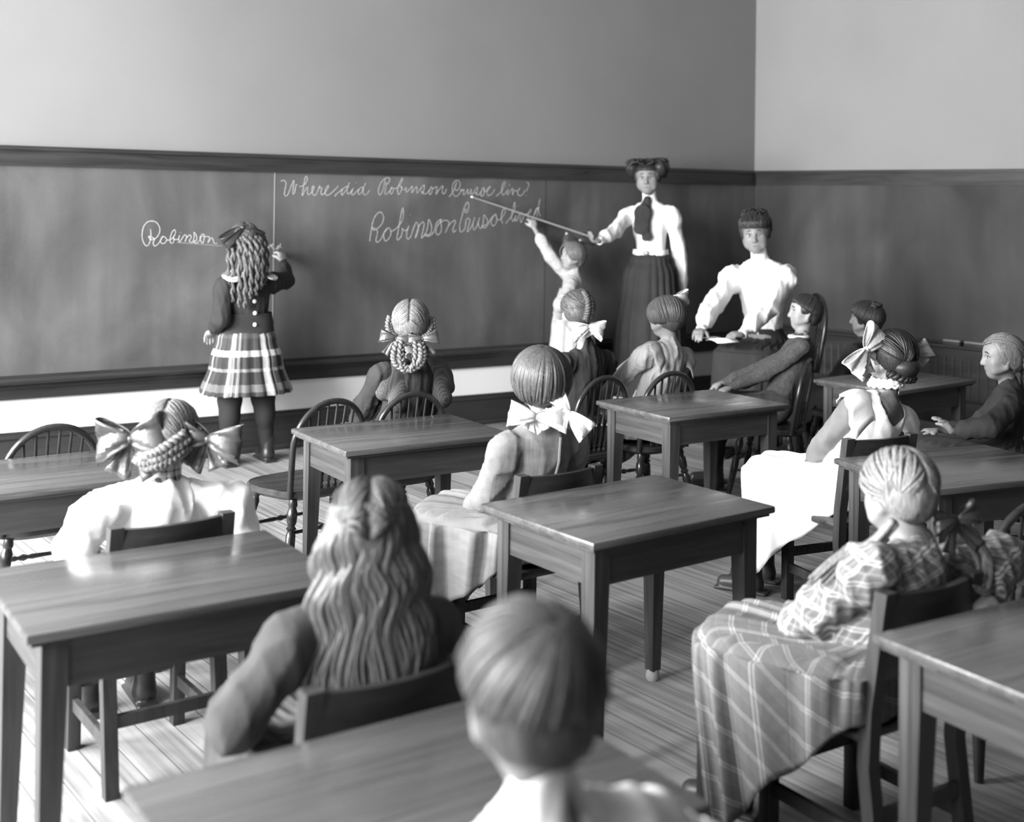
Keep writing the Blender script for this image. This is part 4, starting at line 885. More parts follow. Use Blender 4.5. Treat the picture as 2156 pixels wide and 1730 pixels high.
    def fall(s, mb, n=110, crown=(0, -.1, 1), low=-.5, hi=.38, az=168, rad=.0038, r0=.99, r1=1.03, jit=.012, turn=100, layers=1):
        """locks falling straight from the crown or parting, each kept on its own meridian"""
        cr = np.array(crown, float); cr /= np.linalg.norm(cr)
        for L_ in range(layers):
            for i in range(n):
                a = math.radians(-az + 2 * az * (i + .5 * L_) / (n - 1)); w_ = max(0, min(1, (abs(math.degrees(a)) - turn) / (az - turn))); w_ = w_ * w_ * (3 - 2 * w_)
                el = low * (1 - w_) + hi * w_ + RNG.normal() * jit * 2; ch = math.sqrt(max(.05, 1 - el * el)); e = np.array([math.sin(a) * ch, -math.cos(a) * ch, el]); e /= np.linalg.norm(e)
                st = cr + .035 * np.array([math.sin(a), -math.cos(a), 0]) + RNG.normal(size=3) * .03; st /= np.linalg.norm(st)
                om = math.acos(max(-1, min(1, float(st @ e)))) + 1e-6; pts = []; jj = RNG.normal() * jit * .8; m_ = 14
                for k in range(m_ + 1):
                    t = k / m_; d = (math.sin((1 - t) * om) * st + math.sin(t * om) * e) / math.sin(om); pts.append(s.hc(d, r0 + (r1 - r0) * t + jj * t))
                mb.tube(pts, [rad * s.hh / .175 * (.35 + .85 * math.sin(PI * min(.75, (k + 1.0) / (m_ + 2)))) * (1 if k < m_ else .3) for k in range(m_ + 1)], 5)
    def centre_part(s, mb, L=(-.75, -.45, -.35), Rr=(.75, -.45, -.35), n=34, off=0.0, **kw):
        for e, sx in ((L, -1), (Rr, 1)):
            st = []
            for i in range(n):
                a = math.radians(9 + 156 * i / (n - 1)); st.append((sx * .05 + off, math.cos(a + .35), math.sin(a + .35)))
            s.comb(mb, st, e, **kw)
def braid(mb, path, r, turns=6, taper=.75, n=None, flat=.6, axis=(0, 1, 0)):
    P = catmull(path, 14); T = len(P); ax = Vector(axis)
    for k in range(3):
        pts = []; rad = []
        for i in range(T):
            t = i / (T - 1); d = (P[min(i + 1, T - 1)] - P[max(i - 1, 0)]).normalized(); u = d.cross(ax); u = u.normalized() if u.length > 1e-4 else Vector((1, 0, 0)); nn = u.cross(d)
            ph = 2 * PI * (turns * t + k / 3); rr = r * (1 - (1 - taper) * t)
            pts.append(P[i] + u * rr * .85 * math.sin(ph) + nn * rr * .5 * math.sin(2 * ph)); rad.append(rr * .52 * (1.0 if 0 < i < T - 1 else .5))
        mb.tube(pts, rad, 7)
def curl(mb, path, r, turns=4, amp=.5, taper=.6):
    P = catmull(path, 10); T = len(P); pts = []; rad = []; ph0 = random.random() * 6.28
    for i in range(T):
        t = i / (T - 1); a = ph0 + 2 * PI * turns * t; g = r * amp
        pts.append(P[i] + Vector((math.cos(a) * g, math.sin(a) * g, 0))); rad.append(r * (1 - (1 - taper) * t) * (.3 if i in (0, T - 1) else 1))
    mb.tube(pts, rad, 7)
def wavy(mb, P, r, side, amp, turns, phase, taper=.35, seg=6):
    P = catmull(P, 12); T = len(P); sd = Vector(side); pts = []; rad = []
    for i in range(T):
        t = i / (T - 1); e = min(1, t * 2.5)
        pts.append(P[i] + sd * amp * e * math.sin(phase + 2 * PI * turns * t) + Vector((0, 0, 0))); rad.append(r * (1 - (1 - taper) * t ** 2) * (.4 if i in (0, T - 1) else 1))
    mb.tube(pts, rad, seg)
def bow(parent, c, u, v, size, mat, tails=True, name='hair_bow', droop=.2, tail_len=1.0, wide=1.0, up_tilt=(0.15, 0.15), seed=1):
    """ribbon bow: u = direction of the loops, v = up; local coordinates of parent"""
    c = np.array(c, float); u = np.array(u, float); u /= np.linalg.norm(u); v = np.array(v, float); v = v - u * (v @ u); v /= np.linalg.norm(v); nrm = np.cross(u, v)
    mb = MB(); rs = np.random.RandomState(seed)
    def strip(cent, wd, side):
        V = []; F = []; m_ = 12
        for i, (p, w_) in enumerate(zip(cent, wd)):
            for j in range(m_ + 1):
                x = j / m_ * 2 - 1; V.append(p + side[i] * w_ * x + nrm * size * (.055 * math.sin(x * 5 + i * .5) + .03 * math.sin(x * 11 + i * 1.1)) * (w_ / (size * .5)))
        for i in range(len(cent) - 1):
            for j in range(m_): F.append((i * (m_ + 1) + j, (i + 1) * (m_ + 1) + j, (i + 1) * (m_ + 1) + j + 1, i * (m_ + 1) + j + 1))
        mb.add(V, F)
    for sx in (-1, 1):
        tl = up_tilt[0 if sx < 0 else 1]; U = u * sx * math.cos(tl) + v * math.sin(tl); VV = v * math.cos(tl) - u * sx * math.sin(tl)
        cent = []; wd = []
        for i in range(21):
            t = i / 20; a = t * 2 * PI
            x = size * .5 * (1 - math.cos(a)); z = size * .20 * math.sin(a)
            cent.append(c + U * x + nrm * z + v * (-droop * .25 * size * (x / size) ** 2)); wd.append(size * wide * (.10 + .36 * (x / size) ** .9))
        strip(cent, wd, [VV] * 21)
        if tails:
            cent = []; wd = []; Lt = size * (.9 + .25 * rs.rand()) * tail_len
            for i in range(10):
                t = i / 9; cent.append(c + u * sx * Lt * .45 * t - v * Lt * .85 * t - nrm * .08 * size * math.sin(3 * t)); wd.append(size * wide * (.07 + .20 * t))
            td = u * sx * .47 - v * .88; strip(cent, wd, [np.cross(td, nrm)] * 10)
    mb.rev(c, size * .13, size * .13, size * .13, 12, 8)
    o = mb.build(name, mat, parent, True); md = o.modifiers.new('t', 'SOLIDIFY'); md.thickness = .0015
    return o

# ---------------------------------------------------------------- people
def tails_of(mb, p, pts, r, n=9, spread=.012, flat=None, amp=.35, turns=2):
    """a loose bundle of hair locks following world points"""
    for i in range(n):
        off = RNG.normal(size=3) * spread
        q_ = [p.L(a) + off * (0.3 + .7 * j / (len(pts) - 1)) for j, a in enumerate(pts)]
        curl(mb, q_, r * (.7 + .5 * random.random()), turns, amp, .35)

# girl writing at the board
p = Person('girl writing at the chalkboard in bold plaid skirt, dark jacket and long ringlets', 2.745, 5.87, -6, hh=.19, head=(2.715, 5.86, 1.175), hrot=(-14, 3, 0),
           sh=(2.735, 5.86, .985), sw=.125, hip=.62, seated=False, build=1.22, larm=(2.585, 5.95, .70), rarm=(3.055, 6.085, 1.055), rpole=(.6, -.5, -1), lpole=(-.2, -1, 0),
           knees={'l': (0, (2.66, 5.90, .07)), 'r': (0, (2.885, 5.90, .07))}, rhand=dict(dir=(.05, .5, 1), palm=(-.2, 1, -.2), curl=70, grip=1, scale=.95))
p.body(); p.top('jacket', M['navy'], off=.014, puff=.010, waist=.06, collar=.3, wr=(.0025, 40), blouse=.01); p.legwear('stocking', 'shoe', .1)
p.loft('jacket_skirt', M['navy'], [((0, 0, .80), 0, .128, .098), ((0, 0, .74), 0, .136, .104), ((0, 0, .69), 0, .142, .11)], 0, 0, m=14)
p.loft('skirt', M['tartan'], [((0, 0, .715), 0, .132, .10), ((0, 0, .66), 0, .155, .125), ((0, .0, .54), 0, .185, .15), ((0, 0, .385), 0, .232, .195)], 24, .045)
q = p.hh / .175
for sx in (-1, 1):
    v = []; f = []
    ring = [(0.035, .075, .028), (.10, .055, .000), (.115, -.035, -.012), (.095, -.10, -.035), (.050, -.095, -.02), (.030, -.06, .02)]
    b0 = p.sh
    for (a, b_, c) in ring: v.append(b0 + np.array([sx * a * 1.3, b_ * 1.15 - .012, c + .018]))
    v.append(b0 + np.array([sx * .085, -.02, .030])); n = len(ring)
    for i in range(n): f.append((i, (i + 1) % n, n))
    o = mesh_obj('collar_flap', v, f, M['checkc'], p.root); md = o.modifiers.new('s', 'SUBSURF'); md.levels = 2; md.render_levels = 2; md2 = o.modifiers.new('t', 'SOLIDIFY'); md2.thickness = .006
for z in (.925, .865, .805, .745):
    yy = -.098 if z > .82 else -.108
    MB().rev((.004, yy, z), .011, .006, .011, 14, 8).build('button', M['button'], p.root)
mb = MB(); p.centre_part(mb, (-.9, -.3, -.35), (.9, -.3, -.35), 26)
p.comb(mb, [(x_, -.3 - abs(x_), .9) for x_ in np.linspace(-.8, .8, 22)], (0, -.9, -.5), jit=.3)
for x_, z1, y_ in ((-.078, .86, -.05), (-.06, .835, -.10), (-.035, .83, -.115), (-.01, .88, -.12), (.02, .90, -.12), (.048, .93, -.11), (.07, .95, -.09), (.088, .97, -.06), (-.09, .92, -.02), (.095, .99, -.02)):
    for k in range(2):
        curl(mb, [p.hd + np.array([x_ * .9 + .01 * k, y_ * .75, .03]), p.hd + np.array([x_ * 1.05 + .008 * k, y_ - .012, -.06]), np.array([p.hd[0] + x_ * 1.05 + .006 * k, p.hd[1] + y_ - .02, (z1 + 1.05) / 2]), np.array([p.hd[0] + x_ + .004 * k, p.hd[1] + y_ - .015, z1])], .0125, 5.5, .42, .5)
p.scalp(M['hbrown'], back=-.45, extra=mb)
bow(p.root, p.H((-.12, -.40, .40)), (1, .1, .0), (0, -.3, 1), .125, M['darkribbon'], tails=True, up_tilt=(-.75, -.5), wide=.8, tail_len=1.0)

# small girl with raised arm
p = Person('small girl in pale checked dress reaching up to write, beside the standing teacher', 5.0, 5.885, 42, hh=.178, head=(5.00, 5.895, 1.065), hrot=(78, 4, 4),
           sh=(5.01, 5.895, .915), sw=.095, hip=.60, seated=False, larm=(4.88, 5.88, .66), rarm=(4.835, 6.09, 1.245), rpole=(-.7, .3, -.6),
           rhand=dict(dir=(-.1, .25, 1), palm=(.2, 1, .2), curl=65, grip=1, scale=.95))
p.vol = 1.06; p.body(); p.top('bodice', M['gingham'], off=.014, puff=.016, waist=.20, collar=.6, sleeve_end=.72, blouse=.006); p.legwear('stocking', 'shoe', .1)
p.loft('dress_skirt', M['gingham'], [((0, 0, .86), 0, .10, .085), ((0, 0, .76), 0, .125, .105), ((0, .0, .6), 0, .15, .13), ((0, 0, .36), 0, .19, .155)], 16, .05)
mb = MB(); p.fall(mb, 120, (-.1, .15, 1), -.62, .42, turn=120)
p.scalp(M['hmid'], back=-.34, extra=mb)
bow(p.root, p.H((.1, -.25, .55)), (.4, -.9, .1), (0, 0, 1), .10, M['darkribbon'], tails=False, up_tilt=(.3, .2), wide=1.2)

# standing teacher with pointer
p = Person('young woman standing with pointer, white blouse, dark scarf and long dark skirt', 5.60, 5.80, 118, hh=.215, head=(5.565, 5.80, 1.575), hrot=(129, -2, 2),
           sh=(5.61, 5.82, 1.385), sw=.150, hip=.95, seated=False, larm=(5.82, 5.72, .80), rarm=(5.115, 5.77, 1.165), rpole=(.3, -.2, -1), lpole=(1, .2, 0), build=.92, skin='skin2', res=.0062,
           rhand=dict(dir=(-.9, .25, .12), palm=(-.1, -.3, 1), curl=62, grip=1, flip=0), lhand=dict(curl=25))
p.vol = 1.10; p.body(); p.top('blouse', M['whitecloth'], off=.014, puff=.024, waist=.09, collar=.95, blouse=.030, wr=(.005, 30), sleeve_end=.90, shoulder_puff=.012)
p.cuffs(M['whitecloth'], r=.021)
p.loft('skirt', M['skirtdark'], [((0, 0, 1.085), 0, .112, .088), ((0, 0, 1.03), 0, .140, .112), ((0, 0, .90), 0, .178, .15), ((0, 0, .5), 0, .23, .20), ((0, 0, .03), 0, .31, .28)], 20, .055, m=44)
p.loft('belt', M['whitecloth'], [((0, 0, 1.105), 0, .116, .092), ((0, 0, 1.09), 0, .117, .093), ((0, 0, 1.068), 0, .121, .097)], 0, 0, m=8)
MB().rev((0.0, .105, 1.085), .022, .008, .016, 16, 8).build('belt_buckle', M['metal'], p.root)
S = SDF(.005); n0 = p.sh + np.array([.0, .062, .055])
S.cap(n0, n0 + np.array([.012, .062, -.09]), .022, .055, .02, flat=((0, 1, .2), .3)); S.cap(n0 + np.array([.012, .062, -.09]), n0 + np.array([.018, .078, -.19]), .058, .050, .02, flat=((0, 1, .1), .26))
S.cap(n0 + np.array([.018, .07, -.10]), n0 + np.array([-.02, .07, -.25]), .03, .032, .02, flat=((0, 1, .1), .3)); S.ell(n0 + np.array([0, .012, .0]), (.025, .02, .022))
S.disp = wrinkle(.003, 60, 4); sdf_obj('neck_scarf', S, M['darkcloth'], p.root)
mb = MB()
for sx, a_ in ((-1, 0), (1, 0)):
    for i in range(70):
        t = i / 69; st = (sx * .10, .75 - 1.2 * t, .75)
        e = p.hc((sx * 1.0, .35 - .8 * t, .15 - .25 * t), 1.30); m_ = p.hc((sx * .75, .6 - 1.0 * t, .72), 1.42 + .08 * random.random()); s0 = p.hc(st, 1.02); b_ = p.hc((sx * .3, -.9, .1), 1.05)
        mb.tube(catmull([s0, m_, e, b_], 5), [.0045] * 16, 6)
for i in range(60):
    a = random.random() * 2 * PI; r_r = .30 + .25 * random.random(); c0 = p.H((r_r * math.cos(a) * 1.1, -.08 + r_r * math.sin(a), .50 + .05 * random.random()))
    mb.tube([c0 + np.array([.018 * math.cos(b_ * 1.3 + a), .018 * math.sin(b_ * 1.3), .005 * b_]) for b_ in range(5)], [.004, .006, .006, .005, .002], 5)
for sx in (-1, 1): mb.rev(p.H((sx * .44, -.05, .34)), .050, .075, .060, 20, 12)
p.scalp(M['hdark'], back=-.12, extra=mb, fringe=.24, nape=False)
hgrip = p.grip['r'][0]; gw = p.W(hgrip)
pt = empty('pointer', 'thin wooden pointer held by the standing teacher, tip touching the writing', 'pointer', tuple(gw))
tip = np.array([4.372, 6.145, 1.436]); d_ = tip - gw; L_ = np.linalg.norm(d_); d_ /= L_
MB().tube([-d_ * .09, d_ * 0.0, d_ * L_], [.0075, .0072, .0042], 10).build('shaft', M['stick'], pt); MB().tube([d_ * (L_ - .012), d_ * (L_ + .0)], [.0062, .0055], 10).build('tip', M['button'], pt)

# seated teacher
p = Person('seated woman in white high-necked blouse and dark skirt holding papers on her lap', 5.53, 4.75, 116, hh=.215, head=(5.425, 4.74, 1.225), hrot=(126, -3, 4),
           sh=(5.50, 4.76, 1.015), sw=.155, hip=.52, larm=(5.07, 4.52, .685), rarm=(4.93, 4.70, .70), lpole=(.8, -.9, -.5), rpole=(-.4, .9, -.5), build=1.05, skin='skin2', thigh=.42, shin=.42, res=.0062,
           rhand=dict(dir=(-.8, -.45, -.2), palm=(0, 0, -1), curl=38), lhand=dict(dir=(-.85, .25, 0), palm=(0, .2, -1), curl=48, grip=1))
p.vol = 1.07; p.body(); p.top('blouse', M['whitecloth'], off=.016, puff=.034, waist=.09, collar=.95, blouse=.034, wr=(.006, 28), sleeve_end=.93, shoulder_puff=.028); p.cuffs(M['whitecloth'], r=.022)
p.skirt_seated(M['skirtdark'], hem=.06, wid=.21, pleats=18, amp=.05, waist=.13, flare=.06); p.legwear('stocking', 'shoe', .5)
mb = MB()
for i in range(120):
    a = math.radians(-150 + 300 * i / 119); st = p.hc((math.sin(a), math.cos(a), .28 if abs(a) < 1.7 else -.05), 1.0); m1 = p.hc((math.sin(a) * 1.0, math.cos(a) * 1.0, .72), 1.15 + .07 * RNG.rand()); m2 = p.hc((math.sin(a) * .6, math.cos(a) * .6 - .1, 1.1), 1.24); e_ = p.hc((math.sin(a) * .2, math.cos(a) * .2 - .3, 1), 1.22)
    wavy(mb, [st, m1, m2, e_], .0055, (math.cos(a), -math.sin(a), 0), .006, 2.5, RNG.rand() * 6, .7)
for i in range(90):
    a = random.random() * 2 * PI; el = .8 * random.random(); c0 = p.hc((math.cos(a) * el, math.sin(a) * el - .2, 1.0), 1.24)
    mb.tube([c0 + np.array([.014 * math.cos(b_ * 1.2 + a), .014 * math.sin(b_ * 1.2 + a), .004 * b_]) for b_ in range(6)], [.003, .005, .006, .005, .004, .002], 5)
p.scalp(M['hdark'], back=-.10, extra=mb, fringe=.27, nape=False)
MB().tube(catmull([(.03, .155, .92), (.005, .175, .84), (-.03, .165, .74), (.0, .16, .70), (.02, .17, .76)], 5), .0016, 5).build('watch_chain', M['metal'], p.root)
MB().rev((0, .07, 1.055), .012, .007, .010, 12, 8).build('brooch', M['metal'], p.root)
bk = empty('papers', 'open white papers resting in the lap of the seated teacher', 'papers', (4.985, 4.60, .640), 1.2)
for i, (dx, dy, rz_, w_) in enumerate(((0, 0, 0, .10), (.06, .03, .35, .085), (-.055, -.012, -.12, .08))):
    v = []; f = []; n = 8; c, s_ = math.cos(rz_), math.sin(rz_)
    for a in range(n + 1):
        for b_ in range(2):
            x_, y_ = (a / n - .5) * .15, (b_ - .5) * w_ * 1.1; v.append((dx + x_ * c - y_ * s_, dy + x_ * s_ + y_ * c, .004 + .005 * i + .012 * math.sin(PI * a / n)))
    for a in range(n): f.append((2 * a, 2 * a + 2, 2 * a + 3, 2 * a + 1))
    o = mesh_obj('sheet', v, f, M['paper'], bk, True); md = o.modifiers.new('t', 'SOLIDIFY'); md.thickness = .003

# girl with looped braids
p = Person('seated girl with looped braids, hanging ribbons and dotted wide collar, in front of the board', 2.52, 4.05, -4, hh=.182, head=(2.568, 4.005, .905), hrot=(-36, -4, 0), sh=(2.58, 3.99, .705), sw=.135, hip=.40, build=1.05,
           larm=(2.46, 4.25, .46), rarm=(2.70, 4.25, .46))
p.body(); p.top('dress_bodice', M['darkcloth'], off=.014, puff=.022, collar=.35, blouse=.01, wr=(.004, 45), shoulder_puff=.010); p.skirt_seated(M['darkcloth'], hem=.16); p.legwear()
for sx in (-1, 1):
    S = SDF(.0055); a = p.sh + np.array([sx * .055, 0, .012]); b_ = p.sh + np.array([sx * .135, -.0, -.035])
    S.cap(a, b_, .038, .034, .02); S.cap(a + np.array([sx * .01, -.022, -.015]), a + np.array([sx * .045, -.052, -.13]), .034, .042, .03, flat=((0, 1, 0), .6)); S.cap(a + np.array([sx * .05, -.01, -.02]), b_ + np.array([sx * .004, -.01, -.045]), .04, .034, .02); S.cap(a + np.array([sx * .01, .04, -.02]), a + np.array([sx * .03, .055, -.10]), .034, .034, .03)
    S.disp = wrinkle(.002, 50, 5); sdf_obj('shoulder_cape', S, M['dots'], p.root)
mb = MB(); p.centre_part(mb, (-.80, -.50, -.42), (.80, -.50, -.42), 40, jit=.05)
Hh = p.H
for sx in (-1, 1):
    braid(mb, [Hh((sx * .44, -.05, .15)), Hh((sx * .47, -.10, -.05)), Hh((sx * .40, -.25, -.22)), Hh((sx * .28, -.38, -.30))], .012, 3, .9)
    g0 = Hh((sx * .22, -.42, -.34)); braid(mb, [g0, g0 + p.R @ np.array([sx * .012, -.03, -.05]), g0 + p.R @ np.array([sx * .004, -.035, -.085]), Hh((sx * .03, -.60, -.95))], .015, 3.5, .9)
    g1 = Hh((sx * .14, -.50, -.36)); braid(mb, [g1, Hh((sx * .17, -.60, -.62)), Hh((sx * .10, -.64, -.92)), Hh((0, -.62, -.92))], .012, 3, .9)
p.scalp(M['hmid'], back=-.36, extra=mb)
for sx in (-1, 1):
    bow(p.root, Hh((sx * .28, -.48, -.30)), p.R @ np.array([1, 0, .1 * sx]), (0, 0, 1), .062, M['brownribbon'], wide=.95, up_tilt=(.1, .1), seed=3 + sx, tail_len=1.25)

# girl with upturned braid
p = Person('seated girl in dark dress with upturned braid and white nape bow', 3.42, 4.0, 4, hh=.18, head=(3.385, 3.955, .925), hrot=(-20, -10, 3), sh=(3.43, 3.94, .715), sw=.13, hip=.40,
           larm=(3.33, 4.22, .47), rarm=(3.56, 4.2, .46))
p.body(); p.top('dress_bodice', M['darkcloth'], off=.014, puff=.024, collar=.4, blouse=.012, wr=(.005, 40), shoulder_puff=.014); p.skirt_seated(M['darkcloth'], hem=.16); p.legwear()
mb = MB(); p.comb(mb, [(math.sin(a), math.cos(a) * .8 + .1, .25 + .5 * random.random()) for a in np.linspace(-2.0, 2.0, 60)], (.05, -.9, -.45), jit=.08)
braid(mb, [p.H((.06, -.50, -.26)), p.H((.10, -.56, -.05)), p.H((.10, -.53, .22)), p.H((.06, -.38, .42))], .0175, 4, .85)
p.scalp(M['hbrown'], back=-.36, extra=mb)
bow(p.root, p.H((.10, -.50, -.42)), p.R @ np.array([1, .1, -.05]), (0, -.1, 1), .075, M['ribbon'], wide=1.35, up_tilt=(-.35, -.1), tail_len=.5)

# bobbed girl in striped dress
p = Person('seated girl with short bobbed hair, side parting and pale bow, in pale striped dress', 3.80, 3.96, 3, hh=.178, head=(3.862, 3.90, .885), hrot=(14, -6, 2), sh=(3.875, 3.885, .715), sw=.13, hip=.40,
           larm=(3.70, 4.2, .47), rarm=(3.95, 4.2, .46))
p.vol = 1.02; p.body(); p.top('dress_bodice', M['stripe'], off=.014, puff=.020, collar=.4, blouse=.012, wr=(.005, 38), shoulder_puff=.01); p.skirt_seated(M['stripe'], hem=.16); p.legwear()
p.wings('shoulder_ruffle', M['stripe'], .075, .05, .066)
mb = MB(); p.fall(mb, 150, (.22, .35, .95), -.60, .36, turn=125, r1=1.08, rad=.0036, jit=.01)
p.scalp(M['hbrown'], back=-.38, extra=mb, sides=-.16)
bow(p.root, p.H((.42, -.1, .50)), (.55, -.2, .5), (-.4, 0, .9), .062, M['lightribbon'], wide=1.2, up_tilt=(0, -.7), tail_len=1.0)

# boy in profile
p = Person('boy in grey suit with short dark hair, seen in profile looking left', 4.66, 3.93, 44, hh=.178, head=(4.845, 3.91, .862), hrot=(52, 2, 0), sh=(4.80, 3.90, .685), sw=.12, hip=.40,
           larm=(4.50, 4.09, .485), rarm=(4.62, 4.25, .48), lpole=(0, -.6, -1), lhand=dict(dir=(-1, .2, -.3), curl=40))
p.vol = 1.0; p.body(); p.top('jacket', M['suit'], off=.016, puff=.012, collar=.35, wr=(.005, 34), blouse=.006, sleeve_end=1.0); p.legwear('stocking', 'shoe', .3)
S = SDF(.006); 
for sd in 'lr':
    h_, kn, an = p.legs[sd]; S.cap(h_, kn, .075, .058, .03); S.cap(kn, kn * .75 + an * .25, .056, .056, .02)
S.ell(p.hip + np.array([0, 0, .02]), (.11, .09, .08)); S.disp = wrinkle(.004, 40, 3); sdf_obj('knee_trousers', S, M['suit'], p.root)
MB().tube([p.sh + np.array([.045 * math.cos(a), .045 * math.sin(a) + .005, .035]) for a in np.linspace(0, 2 * PI, 20)], .009, 8).build('shirt_collar', M['whitecloth'], p.root)
mb = MB(); p.fall(mb, 130, (.3, -.45, .85), -.28, .52, turn=60, rad=.003, r1=1.0)
p.scalp(M['hdark'], back=-.30, extra=mb, fringe=.22, sides=.10)

# child near the wall
p = Person('dark-haired child near the right-hand wall, head mostly hidden behind the large pale bow', 5.33, 3.98, 12, hh=.18, head=(5.40, 3.95, .80), hrot=(22, 0, 0), sh=(5.39, 3.95, .625), sw=.12, hip=.40, skin='skin2')
p.vol = 1.05; p.body(); p.top('dress_bodice', M['darkcloth'], off=.014, collar=.4); p.skirt_seated(M['darkcloth'], hem=.18); p.legwear()
mb = MB(); p.fall(mb, 110, (0, -.3, .9), -.42, .45, turn=80, rad=.004, r1=1.05)
for i in range(14): curl(mb, [p.hc((random.uniform(-.8, .8), -.2 - random.random() * .6, .8), 1.0), p.hc((random.uniform(-.8, .8), -.6, .55), 1.12)], .010, 1.2, .6)
p.scalp(M['hdark'], back=-.32, extra=mb)

# girl with large bow and pinafore
p = Person('seated girl in white pinafore over grey sleeves, dark rolled hair with very large pale bow', 3.51, 2.67, 24, hh=.178, head=(3.655, 2.575, .855), hrot=(6, -3, 2), sh=(3.60, 2.555, .675), sw=.125, hip=.40, build=1.0,
           larm=(3.50, 2.80, .455), rarm=(3.74, 2.82, .46), lpole=(-.8, -.3, -1), lup=(.80, -.60, 0))
p.vol = 1.06; p.body(); p.top('dress_bodice', M['midcloth'], off=.012, puff=.022, collar=.55, blouse=.006, wr=(.004, 36), seed=2); p.legwear('stocking', 'boot', .5)
S = SDF(.0055); q = p.hh / .175
S.cap(p.hip, p.hip + p.up * .10, .088, .090, .02, flat=(p.fwd, .86)); S.cap(p.hip + p.up * .05, p.sh - p.up * .07, .090, .103, .03, flat=(p.fwd, .84))
for P_ in (p.SL, p.SR): S.cap(P_ + (p.sh - P_) * .25, P_ + (p.sh - P_) * .62 - p.up * .004, .040, .048, .03)
S.ell(p.sh + p.up * .045 - p.fwd * .05, (.062, .065, .10), None, .008, 's'); S.ell(p.sh + p.up * .04 + p.fwd * .05, (.055, .06, .08), None, .008, 's'); S.disp = wrinkle(.003, 80, 4, (1.8, 1.8, .3)); sdf_obj('pinafore_bodice', S, M['whitecloth'], p.root)
p.wings('pinafore_wing', M['whitecloth'], .115, .075)
p.skirt_seated(M['whitecloth'], hem=.09, wid=.175, name='pinafore_skirt', pleats=12, amp=.05, flare=-.01)
nk = p.hd * .42 + p.sh * .58 + np.array([0, 0, .005])
mb = MB()
for k in range(3): mb.tube([nk + np.array([(.046 + .006 * k) * math.cos(a), (.046 + .006 * k) * math.sin(a), .012 - .010 * k + .003 * math.sin(a * 14)]) for a in np.linspace(0, 2 * PI, 60)], .006, 6)
mb.build('frilled_collar', M['whitecloth'], p.root)
mb = MB(); p.centre_part(mb, (-.35, -.85, -.36), (.35, -.85, -.36), 60, jit=.04, lift=.07, rad=.004)
braid(mb, [p.H((-.30, -.15, -.28)), p.H((-.16, -.40, -.36)), p.H((.10, -.46, -.36)), p.H((.34, -.25, -.26))], .017, 4, 1)
S_ = p.H((.03, -.34, -.18)); mb.rev(S_, .062, .05, .040, 20, 12)
p.scalp(M['hdark'], back=-.30, extra=mb)
bow(p.root, p.H((-.66, .10, .16)), np.array([.60, -.45, .55]), np.array([-.45, .35, .8]), .095, M['lightribbon'], wide=1.2, up_tilt=(-.25, .25), tail_len=.9)
bow(p.root, p.H((.50, -.30, .05)), p.R @ np.array([.5, -.6, .3]), (0, 0, 1), .06, M['lightribbon'], wide=1.3, tail_len=.8)

# girl at far right
p = Person('dim girl at the far right edge in dark dress, long hair tied with dark bow', 4.45, 2.62, 38, hh=.178, head=(4.46, 2.62, .80), hrot=(48, -6, -4), sh=(4.49, 2.60, .63), sw=.125, hip=.40, skin='skin2',  # dim light at this edge is put into the darker skin and dress colours
           larm=(4.22, 2.68, .52), rarm=(4.36, 2.84, .48), lhand=dict(dir=(-.4, .3, .6), curl=25))
p.body(); p.top('dress_bodice', M['darkcloth'], off=.014, puff=.02, collar=.4, blouse=.01, seed=6); p.skirt_seated(M['darkcloth'], hem=.15); p.legwear()
mb = MB(); p.centre_part(mb, (-.45, -.85, -.1), (.45, -.85, -.1), 44, jit=.03, rad=.0035)
for i in range(16): x_ = random.uniform(-.3, .3); curl(mb, [p.H((x_, -.40, 0)), p.H((x_ * 1.1, -.52, -.5)), p.H((x_ * 1.1, -.50, -1.05))], .010, 3, .6)
p.scalp(M['hmid'], back=-.4, extra=mb)
bow(p.root, p.H((0, -.55, .0)), p.R @ np.array([1, 0, 0]), (0, 0, 1), .07, M['darkribbon'], wide=1.2)

# girl in pleated dress
p = Person('seated girl in tan pleated dress with white nape bows, in front of the centre desk', 2.215, 2.83, 30, hh=.178, head=(2.222, 2.755, .855), hrot=(-24, -6, -3), sh=(2.225, 2.745, .68), sw=.118, hip=.40,
           larm=(2.13, 2.97, .445), rarm=(2.36, 2.98, .46), lpole=(-.5, -.5, -1), lup=(.80, -.60, 0))
p.vol = 1.16; p.body(); p.top('dress_bodice', M['tan'], off=.014, puff=.026, collar=.4, blouse=.014, wr=(.005, 34), seed=9, shoulder_puff=.012); p.legwear('stocking', 'shoe', .5)
p.skirt_seated(M['tan'], hem=.10, wid=.185, name='pleated_skirt', pleats=20, amp=.16, flare=.01)
mb = MB(); bk_ = -p.fwd
mb.tube([p.sh + bk_ * (.066) + p.up * .02 + p.right * .015, p.sh + bk_ * .080 - p.up * .05 + p.right * .018, p.sh + bk_ * .084 - p.up * .13 + p.right * .012, p.hip + p.up * .09 + bk_ * .088 + p.right * .012], .004, 6); mb.build('button_placket', M['tan'], p.root)
mb = MB(); p.fall(mb, 130, (.1, -.25, .95), -.78, .42, turn=120, r1=1.04, rad=.0042, jit=.035, layers=2)
p.scalp(M['hbrown'], back=-.46, extra=mb, sides=-.3)
bow(p.root, p.H((-.22, -.42, -.52)), p.R @ np.array([1, 0, -.05]), (0, 0, 1), .082, M['ribbon'], wide=1.0, up_tilt=(.2, -.05), tail_len=.55)
bow(p.root, p.H((.30, -.45, -.50)), p.R @ np.array([.45, -.25, -.8]), p.R @ np.array([.8, 0, .4]), .082, M['ribbon'], wide=.95, up_tilt=(.0, .2), tail_len=.7, seed=4)

